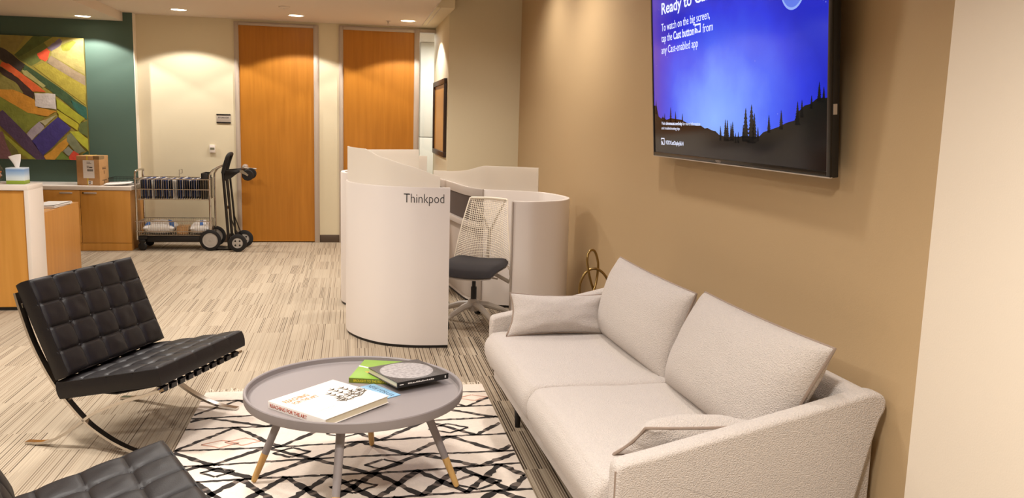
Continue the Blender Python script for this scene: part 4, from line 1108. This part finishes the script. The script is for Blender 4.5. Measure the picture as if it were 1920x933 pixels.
b = B()
def mailer(sg):
    def fn(u, v):
        e = (1 - abs(2 * u - 1) ** 4) * (1 - abs(2 * v - 1) ** 4)
        return (0.30 * (u - 0.5), 0.22 * (v - 0.5), 0.016 + sg * 0.014 * max(0, e) ** 0.6 + 0.02 * u * u + 0.004 * math.sin(9 * u + 5 * v) * e * (sg > 0))
    return fn
b.grid(mailer(1), 18, 14); b.grid(mailer(-1), 18, 14); b.build('envelope', M_PAPER, t, smooth=60, weld=True)
b = B()
for x0, x1, y in ((-0.10, 0.02, 0.03), (-0.10, 0.0, 0.01), (-0.09, 0.05, -0.02), (0.06, 0.12, 0.05)): b.tube([(x0 + (x1 - x0) * k / 6, y, 0.034 + 0.02 * ((x0 + (x1 - x0) * k / 6) / 0.3 + 0.5) ** 2) for k in range(7)], 0.0022, 4)
b.build('printed_lines', mat('grey_print', (150, 144, 138), 0.6), t)
def wire_tray():
    t = thing('wire_letter_tray', 'black wire letter tray against the green wall behind the envelope', 'letter tray', (-2.76, 10.98, 0.7652))
    b = B(); w_, d_, h_ = 0.29, 0.24, 0.075
    for z in (0.004, h_): b.tube([(-w_ / 2, -d_ / 2, z), (w_ / 2, -d_ / 2, z), (w_ / 2, d_ / 2, z), (-w_ / 2, d_ / 2, z)], 0.003, 6, closed=True)
    b.build('rim', M_BLACK, t)
    b = B()
    for k in range(19):
        x = -w_ / 2 + w_ * k / 18
        b.tube([(x, -d_ / 2, 0.004), (x, d_ / 2, 0.004), (x, d_ / 2, h_)], 0.0014, 4)
    for k in range(12):
        y = -d_ / 2 + d_ * k / 11
        for s in (-1, 1): b.tube([(s * w_ / 2, y, 0.004), (s * w_ / 2, y, h_)], 0.0014, 4)
    b.build('wire_mesh', M_BLACK, t)
wire_tray()

# ------------------------------------------------------------------ painting on the green wall
def painting():
    t = thing('abstract_painting', 'large abstract canvas of diagonal green, orange and purple bands on the dark green wall', 'painting', (-3.7, YG - 0.004, 1.04))
    X0, X1, Z0, Z1 = -4.30, -3.182, 1.035, 2.492
    B().box(X0 + 3.7, X1 + 3.7, -0.045, 0.0, Z0 - 1.04, Z1 - 1.04, bev=0.003).build('canvas', mat('canvas_edge', (120, 112, 52), 0.7), t)
    def uv(cx, cy):
        px, py = cx / 3.733, 60 + cy / 3.733
        x = X1 - ((160 + 7 * (py - 73) / 225) - px) * 0.00597
        z = Z1 - (py - 73 + (160 - px) * 0.03) * 0.00643
        return (max(X0, min(X1, x)) + 3.7, max(Z0, min(Z1, z)) - 1.04)
    D = [((150, 138, 62), [(-140, 20), (610, 40), (640, 900), (-140, 900)]),
         ((142, 128, 66), [(-140, 30), (200, 35), (120, 150), (0, 120), (-140, 90)]), ((104, 112, 54), [(120, 170), (300, 60), (360, 120), (290, 210), (230, 240), (130, 180)]),
         ((84, 98, 46), [(250, 38), (385, 42), (150, 180), (118, 165)]), ((166, 152, 90), [(380, 120), (440, 60), (602, 48), (608, 300), (370, 170)]),
         ((138, 136, 46), [(440, 100), (520, 65), (545, 78), (500, 132), (452, 136)]), ((122, 108, 124), [(345, 115), (400, 78), (432, 52), (450, 72), (430, 105), (372, 140)]),
         ((218, 84, 52), [(275, 155), (345, 118), (365, 140), (350, 185), (330, 210), (290, 190)]), ((154, 134, 106), [(370, 170), (610, 308), (614, 375), (340, 215)]),
         ((168, 152, 58), [(330, 215), (612, 375), (618, 512), (250, 245)]), ((62, 54, 48), [(-140, 40), (0, 108), (60, 130), (190, 230), (160, 280), (0, 182), (-140, 120)]),
         ((62, 84, 52), [(190, 230), (400, 370), (620, 525), (622, 612), (440, 470), (320, 380), (175, 265)]), ((48, 98, 84), [(500, 470), (620, 525), (622, 612), (560, 570), (520, 520)]),
         ((168, 162, 100), [(165, 270), (200, 270), (330, 375), (310, 390), (180, 300)]), ((218, 100, 52), [(30, 215), (80, 225), (330, 418), (240, 415), (140, 320), (20, 240)]),
         ((62, 44, 38), [(-140, 180), (0, 238), (100, 290), (200, 380), (248, 420), (244, 470), (180, 440), (130, 370), (0, 265), (-140, 220)]),
         ((142, 132, 66), [(-140, 240), (0, 278), (120, 350), (175, 425), (0, 392), (-140, 360)]), ((206, 144, 52), [(-140, 370), (0, 398), (100, 400), (250, 470), (270, 525), (405, 550), (340, 585), (200, 560), (0, 440), (-140, 410)]),
         ((126, 132, 52), [(-140, 412), (0, 440), (200, 560), (320, 590), (180, 700), (90, 620), (0, 520), (-140, 480)]), ((208, 200, 194), [(250, 425), (395, 432), (400, 537), (255, 515)]),
         ((168, 168, 48), [(400, 460), (598, 600), (562, 640), (405, 530)]), ((184, 178, 52), [(405, 540), (555, 640), (550, 688), (415, 590)]), ((102, 116, 66), [(560, 640), (624, 615), (632, 737), (555, 690)]),
         ((84, 64, 92), [(-140, 440), (0, 560), (30, 540), (220, 740), (310, 860), (328, 892), (250, 892), (0, 640), (-140, 560)]), ((168, 158, 168), [(190, 705), (280, 620), (315, 660), (225, 750)]),
         ((178, 172, 134), [(280, 620), (402, 575), (320, 650)]), ((68, 58, 128), [(225, 755), (410, 590), (500, 670), (300, 858)]), ((208, 152, 56), [(305, 862), (470, 735), (495, 765), (380, 888), (320, 892)]),
         ((132, 138, 106), [(470, 720), (500, 700), (600, 830), (540, 855), (470, 760)]), ((188, 192, 62), [(490, 690), (555, 690), (634, 745), (636, 828), (560, 770)]), ((112, 132, 56), [(390, 892), (430, 830), (490, 892)]),
         ((152, 156, 142), [(440, 830), (480, 795), (515, 830), (480, 862)]), ((222, 78, 56), [(482, 872), (515, 825), (560, 860), (552, 892), (495, 892)]), ((122, 84, 88), [(-140, 700), (0, 690), (25, 690), (80, 850), (85, 892), (-140, 892)]),
         ((152, 152, 52), [(30, 705), (60, 720), (252, 888), (200, 892), (70, 800)]), ((112, 106, 50), [(35, 730), (110, 800), (152, 892), (95, 892)]), ((60, 96, 70), [(580, 850), (638, 830), (640, 892), (600, 892)])]
    b = B(); mats = []
    for i, (c, pts) in enumerate(D):
        b.mi = i; mats.append(mat('paint_%d_%d_%d' % c, c, 0.6, var=(14, 0.14), bump=(40, 0.25)))
        y = -0.0453 - 0.00025 * i
        q = [uv(*p) for p in pts]
        if i:   # roughen the brush edges a little
            r2 = []; rnd = random.Random(i)
            for (x0, z0), (x1, z1) in zip(q, q[1:] + q[:1]):
                for k in range(3): f = k / 3; r2.append((x0 + (x1 - x0) * f + rnd.uniform(-.006, .006) * (k > 0), z0 + (z1 - z0) * f + rnd.uniform(-.006, .006) * (k > 0)))
            q = [(max(X0 + 3.7, min(X1 + 3.7, x)), max(Z0 - 1.04, min(Z1 - 1.04, z))) for x, z in r2]
        f = b.bm.faces.new([b.bm.verts.new((x, y, z)) for x, z in q]); f.material_index = i
        if f.normal.y > 0: f.normal_flip()
    bmesh.ops.triangulate(b.bm, faces=b.bm.faces)
    b.build('painted_surface', mats, t, smooth=0, recalc=False)
painting()

# ------------------------------------------------------------------ wall fittings
t = thing('door_sign', 'small silver and black nameplate reading STORAGE left of the wooden door', 'sign', (-1.62, YB, 1.582))
B().box(-0.086, 0.086, -0.008, 0, -0.042, 0.042, bev=0.001).build('plate', M_STEEL, t)
b = B(); b.box(-0.086, 0.086, -0.012, 0, 0.042, 0.058, bev=0.001); b.build('rail', M_BLACK, t)
b = B(); b.box(-0.086, 0.086, -0.012, 0, -0.058, -0.042, bev=0.001); b.build('rail', M_BLACK, t)
text_obj('lettering', 'STORAGE', M_INK, t, 0.128, 0.018, at(-0.066, -0.0082, 0.004) @ FACE_Y, 0.0004, 0.02)
t = thing('thermostat', 'small white wall thermostat above the mail cart', 'thermostat', (-1.763, YB, 1.20))
B().box(-0.034, 0.034, -0.026, 0, -0.05, 0.05, bev=0.005).build('housing', M_WHITELAM, t)
B().box(-0.026, 0.026, -0.0275, -0.025, -0.012, 0.016).build('display', mat('lcd_grey', (118, 116, 96), 0.3), t)
t = thing('wall_picture', 'dark-framed picture on the side wall by the glass sidelight', 'picture', (1.054, 10.48, 1.665))
b = B(); hw, hh, fw = 0.70, 0.452, 0.06
for y0, y1, z0, z1 in ((-hw, hw, hh - fw, hh), (-hw, hw, -hh, -hh + fw), (-hw, -hw + fw, -hh + fw, hh - fw), (hw - fw, hw, -hh + fw, hh - fw)): b.box(-0.035, 0, y0, y1, z0, z1, bev=0.004)
b.build('frame', mat('espresso_wood', (48, 28, 18), 0.4), t)
B().box(-0.012, -0.002, -hw + fw, hw - fw, -hh + fw, hh - fw).build('print', wood_mat('amber_print', (232, 156, 70), (240, 170, 82)), t)
B().box(-0.015, -0.0135, -hw + fw, hw - fw, -hh + fw, hh - fw).build('pane', M_GLASS, t)
t = thing('storage_cabinet', 'tall white cabinet in the bright office behind the glass sidelight', 'cabinet', (1.45, 13.6, 0))
B().box(-0.43, 0.43, -0.25, 0.25, 0.0, 1.36, bev=0.004).build('lower_door', M_WHITEWALL, t)
B().box(-0.43, 0.43, -0.25, 0.25, 1.372, 2.815, bev=0.004).build('upper_door', M_WHITEWALL, t)
B().box(-0.42, 0.42, -0.23, 0.25, 1.36, 1.372).build('shadow_gap', mat('gap_grey', (120, 120, 118), 0.7), t)

# ------------------------------------------------------------------ mail cart
def wheel(b_t, b_h, c, r, w, rim, axis='Y'):
    """tyre into b_t, hub into b_h; axle along y"""
    M = at(*c) @ Matrix.Rotation(R(90), 4, 'X')
    b_t.lathe([(rim, -w / 2), (r * 0.86, -w / 2), (r * 0.97, -w * 0.36), (r, 0), (r * 0.97, w * 0.36), (r * 0.86, w / 2), (rim, w / 2), (rim, -w / 2)], 36, M)
    b_h.lathe([(0, w * 0.52), (rim * 0.16, w * 0.52), (rim * 0.2, w * 0.36), (rim * 0.55, w * 0.42), (rim * 0.85, w * 0.30), (rim * 0.93, w * 0.46), (rim * 1.01, w * 0.46), (rim * 1.01, -w * 0.46), (0, -w * 0.46)], 36, M)
def mail_cart():
    X0, X1, YF, YR = -2.535, -1.70, 10.59, 10.97
    t = thing('mail_cart', 'chrome wire mail cart of blue hanging files beside the cabinets', 'cart', ((X0 + X1) / 2, 10.78, 0))
    o = Vector(((X0 + X1) / 2, 10.78, 0)); inv = at(*(-o))
    def part(b, name, m, parent=t, **k):
        for v in b.bm.verts: v.co = inv @ v.co
        return b.build(name, m, parent, **k)
    r = 0.0125
    fl = B()
    path = catmull([(X0, YF, 0.13), (X0, YF, 0.5), (X0, YF, 0.88), (X0 + 0.005, YF, 0.935), (X0 + 0.01, YF + 0.05, 0.955), (X0 + 0.01, YR - 0.05, 0.955), (X0 + 0.005, YR, 0.935), (X0, YR, 0.88), (X0, YR, 0.5), (X0, YR, 0.13)], 4)
    fl.tube(path, r, 10); part(fl, 'end_frame', M_CHROME)
    fr = B()
    for y in (YF, YR):
        fr.tube(catmull([(X1, y, 0.13), (X1, y, 0.5), (X1, y, 0.86), (X1 + 0.012, y, 0.93), (X1 + 0.06, y, 0.985), (X1 + 0.155, y, 1.03)], 4), r, 10)
    fr.tube([(X1 + 0.155, YF, 1.03), (X1 + 0.155, YR, 1.03)], r, 10)
    part(fr, 'push_frame', M_CHROME)
    def basket(z0, z1, zm, name):
        b = B()
        for z in (z1, z0): b.tube([(X0 + 0.02, YF + 0.01, z), (X1 - 0.02, YF + 0.01, z), (X1 - 0.02, YR - 0.01, z), (X0 + 0.02, YR - 0.01, z)], 0.005, 6, closed=True)
        if zm: b.tube([(X0 - 0.015, YF - 0.012, zm), (X1 + 0.01, YF - 0.012, zm)], 0.006, 6)
        b.tube([(X0 - 0.015, YF - 0.012, z1), (X1 + 0.01, YF - 0.012, z1)], 0.006, 6)
        n = 30
        for k in range(n + 1):
            x = X0 + 0.02 + (X1 - X0 - 0.04) * k / n
            b.tube([(x, YF + 0.01, z1), (x, YF + 0.01, z0), (x, YR - 0.01, z0), (x, YR - 0.01, z1)], 0.0017, 4)
        for k in range(1, 12):
            y = YF + (YR - YF) * k / 12
            for x in (X0 + 0.02, X1 - 0.02): b.tube([(x, y, z0), (x, y, z1)], 0.0017, 4)
        for k in (1, 2, 3): b.tube([(X0 + 0.02, YF + 0.01, z0 + (z1 - z0) * k / 4 * 0.0 + 0.0), (X1 - 0.02, YF + 0.01, z0)], 0.002, 4) if k == 1 else None
        part(b, name, M_CHROME)
    basket(0.613, 0.858, 0.737, 'wire_basket'); basket(0.185, 0.352, 0.232, 'wire_basket')
    part(B().box(X0 + 0.10, X1 - 0.06, YF + 0.02, YR - 0.02, 0.105, 0.170, bev=0.006), 'undercarriage', M_BLACK)
    part(B().box(X0 + 0.02, X1 - 0.02, YF + 0.015, YR - 0.015, 0.170, 0.1805), 'shelf', M_BLACK)
    for y in (YF + 0.02, YR - 0.02):
        a, h = B(), B(); wheel(a, h, (X1 - 0.005, y - 0.03 if y < 10.8 else y + 0.03, 0.127), 0.127, 0.045, 0.088)
        w_ = part(a, 'wheel', M_RUBBER); part(h, 'hub', mat('grey_hub', (188, 183, 177), 0.35, 0.25), w_, label='grey metal hub')
    for y in (YF + 0.01, YR - 0.01):
        a = B(); M = at(X0 + 0.055, y, 0.052) @ Matrix.Rotation(R(90), 4, 'X')
        a.lathe([(0, -0.02), (0.035, -0.02), (0.049, -0.012), (0.052, 0), (0.049, 0.012), (0.035, 0.02), (0, 0.02)], 28, M)
        a.box(X0 + 0.02, X0 + 0.09, y - 0.027, y + 0.027, 0.10, 0.135, bev=0.006); a.box(X0 + 0.035, X0 + 0.075, y - 0.027, y - 0.022, 0.05, 0.11); a.box(X0 + 0.035, X0 + 0.075, y + 0.022, y + 0.027, 0.05, 0.11)
        part(a, 'caster', M_BLACK)
    part(B().box(X0 + 0.0, X0 + 0.11, YF + 0.0, YR, 0.135, 0.17), 'axle_bracket', M_BLACK)
    # file divider pocket at the push end
    b = B(); b.box(X1 - 0.10, X1 - 0.03, YF + 0.03, YF + 0.05, 0.62, 0.93, bev=0.004); b.box(X1 - 0.10, X1 - 0.03, YR - 0.05, YR - 0.03, 0.62, 0.93, bev=0.004); b.box(X1 - 0.10, X1 - 0.092, YF + 0.03, YR - 0.03, 0.62, 0.93)
    part(b, 'file_pocket', M_BLACK)
    # hanging files: every one a thing
    cols = [mat('navy_folder', (34, 42, 82), 0.6), mat('dark_folder', (26, 28, 44), 0.6), mat('blue_folder', (58, 76, 130), 0.6)]
    protos = []
    rnd = random.Random(11)
    xs = [X0 + 0.05 + 0.0262 * k for k in range(26)]
    white = (5, 14, 15)
    for i, x in enumerate(xs):
        iswhite = i in white
        if iswhite:
            lb = 'thin bundle of white papers standing in the mail cart top basket'; nm = 'paper_bundle'; ct = 'papers'; gr = 'white papers in the cart top basket'
        else:
            lb = 'blue hanging file in the mail cart top basket'; nm = 'hanging_folder'; ct = 'file folder'; gr = 'hanging files in the cart top basket'
        f = bpy.data.objects.new(nm, None); COL.objects.link(f); f.location = (x, 10.78, 0.618); f.rotation_euler = (0, R(rnd.uniform(-1, 1)), 0); tag(f, lb, ct, gr)
        h = rnd.uniform(0.215, 0.235)
        b = B(); w_ = 0.0070 if not iswhite else 0.0085
        b.prism([(-0.0015, 0.0), (0.0015, 0.0), (w_, h), (w_ - 0.002, h), (0, 0.02), (-w_ + 0.002, h), (-w_, h)], -0.155, 0.155, Matrix(((1, 0, 0, 0), (0, 0, 1, 0), (0, 1, 0, 0), (0, 0, 0, 1))))
        b.build('pocket', M_PAPER if iswhite else cols[(i * 7) % 3 if i % 4 else 1], f, smooth=20)
        if not iswhite: B().box(-0.004, 0.004, -0.15, 0.15, 0.03, h + 0.012).build('sheets', cols[2] if i % 3 else M_PAPER, f)
    # wire label holder on the rear rail
    t2 = thing('label_holder', 'bent wire label holder standing up from the cart rear rail', 'label holder', (-2.11, YR - 0.01, 0.858))
    B().tube([(0, 0, 0), (0, 0, 0.09), (0.035, 0, 0.095), (0.035, 0, 0.05), (0.01, 0, 0.045)], 0.0035, 6).build('wire', M_CHROME, t2)
    # things in the lower basket
    def parcel(label, x, y, z, sx, sy, sz, seed, m=M_PAPER):
        q = thing('plastic_parcel', label, 'parcel', (x, y, z), group='plastic parcels in the cart lower basket')
        b = B()
        def fn(sg):
            def g(u, v):
                e = max(0, (1 - abs(2 * u - 1) ** 3) * (1 - abs(2 * v - 1) ** 3)) ** 0.5
                wv = 0.02 * noise.noise(Vector((u * 7 + seed, v * 7, seed))) * e
                return (sx * (u - 0.5), sy * (v - 0.5), sz * 0.45 + sg * sz * 0.5 * e + (wv if sg > 0 else 0))
            return g
        b.grid(fn(1), 22, 16); b.grid(fn(-1), 22, 16); o_ = b.build('bag', m, q, smooth=50, weld=True)
        return q, fn(1)
    blue = mat('postal_blue', (52, 108, 182), 0.5)
    for (lb, x, y, sx, sz, bx, sd) in (('long white and blue plastic parcel at the cabinet end of the cart lower basket', -2.30, 10.76, 0.36, 0.165, (0.16, 0.92), 1), ('rounded white and blue plastic parcel at the wheel end of the cart lower basket', -1.835, 10.76, 0.22, 0.155, (0.62,), 4)):
        q, fn = parcel(lb, x, y, 0.190, sx, 0.30, sz, sd)
        for u0 in bx:
            b = B(); b.grid(lambda u, v: tuple(Vector(fn(max(0, min(1, u0 + 0.17 * (u - 0.5) - 0.12 * v)), 0.06 + 0.55 * v)) + Vector((0, -0.001, 0.0016))), 5, 12)
            b.build('printed_band', blue, q, smooth=50, recalc=False)
    q = thing('small_carton', 'small brown box between the two parcels in the cart lower basket', 'box', (-2.035, 10.74, 0.1885))
    B().box(-0.065, 0.065, -0.10, 0.10, 0, 0.095, bev=0.003).build('carton', M_CARD, q)
    B().box(-0.066, 0.066, -0.02, 0.02, 0.001, 0.0958).build('packing_tape', mat('dull_tape', (150, 122, 84), 0.4), q)
mail_cart()

# ------------------------------------------------------------------ convertible hand truck
def hand_truck():
    t = thing('hand_truck', 'black upright hand truck with small swivel wheels beside the wooden storage door', 'hand truck', (-1.45, 10.67, 0))
    o = Vector((-1.45, 10.67, 0)); inv = at(*(-o))
    def part(b, name, m, parent=t, **k):
        for v in b.bm.verts: v.co = inv @ v.co
        return b.build(name, m, parent, **k)
    Y0, Y1 = 10.52, 10.82
    b = B()
    for y in (Y0, Y1):
        b.tube([(-1.478, y, 0.03), (-1.505, y, 0.50), (-1.533, y, 0.955)], 0.017, 10)
        b.tube([(-1.435, y + 0.02, 0.03), (-1.465, y + 0.02, 0.50), (-1.498, y + 0.02, 0.90)], 0.013, 10)
    for z in (0.18, 0.52, 0.86): 
        x = -1.478 - 0.055 * (z - 0.03) / 0.925
        b.box(x - 0.012, x + 0.012, Y0, Y1, z - 0.014, z + 0.014, bev=0.003)
    fr = part(b, 'frame', M_BLACKMETAL)
    b = B(); path = catmull([(-1.533, Y0, 0.94), (-1.512, Y0, 1.03), (-1.478, Y0, 1.135), (-1.462, Y0 + 0.05, 1.165), (-1.462, Y1 - 0.05, 1.165), (-1.478, Y1, 1.135), (-1.512, Y1, 1.03), (-1.533, Y1, 0.94)], 5)
    b.tube(path, 0.022, 12); part(b, 'handle_grip', M_RUBBER)
    b = B()
    for y in (Y0, Y1):
        b.prism([(-1.545, 0.97), (-1.40, 0.985), (-1.32, 0.995), (-1.32, 0.965), (-1.40, 0.93), (-1.47, 0.87), (-1.53, 0.86)], y - 0.008, y + 0.008, Matrix(((1, 0, 0, 0), (0, 0, 1, 0), (0, 1, 0, 0), (0, 0, 0, 1))), bev=0.002)
    b.box(-1.345, -1.32, Y0, Y1, 0.96, 0.99, bev=0.003)
    part(b, 'bracket', M_BLACKMETAL)
    for y in (Y0 - 0.005, Y1 + 0.005):
        c = B(); M = at(-1.248, y, 0.925) @ Matrix.Rotation(R(90), 4, 'X')
        c.lathe([(0, -0.018), (0.03, -0.018), (0.06, -0.016), (0.068, -0.006), (0.068, 0.006), (0.06, 0.016), (0.03, 0.018), (0, 0.018)], 32, M)
        w_ = part(c, 'swivel_wheel', M_RUBBER)
        k = B(); k.prism([(-1.335, 0.985), (-1.30, 0.985), (-1.235, 0.93), (-1.248, 0.912), (-1.275, 0.93), (-1.335, 0.955)], y - 0.028, y - 0.022, Matrix(((1, 0, 0, 0), (0, 0, 1, 0), (0, 1, 0, 0), (0, 0, 0, 1))))
        k.prism([(-1.335, 0.985), (-1.30, 0.985), (-1.235, 0.93), (-1.248, 0.912), (-1.275, 0.93), (-1.335, 0.955)], y + 0.022, y + 0.028, Matrix(((1, 0, 0, 0), (0, 0, 1, 0), (0, 1, 0, 0), (0, 0, 0, 1))))
        part(k, 'fork', M_CHROME, w_)
    for y, x in ((Y0 - 0.035, -1.375), (Y1 + 0.05, -1.345)):
        a, h = B(), B(); wheel(a, h, (x, y, 0.108), 0.108, 0.05, 0.062)
        M = at(x, y, 0.108) @ Matrix.Rotation(R(90), 4, 'X')
        w_ = part(a, 'wheel', M_RUBBER); part(h, 'hub', mat('grey_hub', (188, 183, 177), 0.35, 0.25), w_, label='grey spoked hub')
        d = B()
        for k in range(4):
            an = PI / 4 + k * PI / 2; cx, cy = 0.036 * math.cos(an), 0.036 * math.sin(an)
            d.prism([(cx + 0.013 * math.cos(an + s), cy + 0.013 * math.sin(an + s)) for s in (0.9, 2.3, 3.9, 5.4)], 0.0205, 0.0235, M)
        part(d, 'spoke_opening', M_BLACK, w_, smooth=0)
    b = B(); b.tube([(-1.375, Y0 - 0.03, 0.108), (-1.345, Y1 + 0.045, 0.108)], 0.009, 10)
    for y in (Y0 + 0.02, Y1): b.tube([(-1.46, y, 0.42), (-1.355, y, 0.12)], 0.007, 8); b.tube([(-1.455, y, 0.25), (-1.37, y, 0.11)], 0.006, 8)
    part(b, 'axle_brace', M_BLACKMETAL)
    part(B().box(-1.66, -1.45, Y0 + 0.07, Y1 + 0.01, 0.012, 0.02, bev=0.002), 'toe_plate', M_BLACKMETAL)
hand_truck()
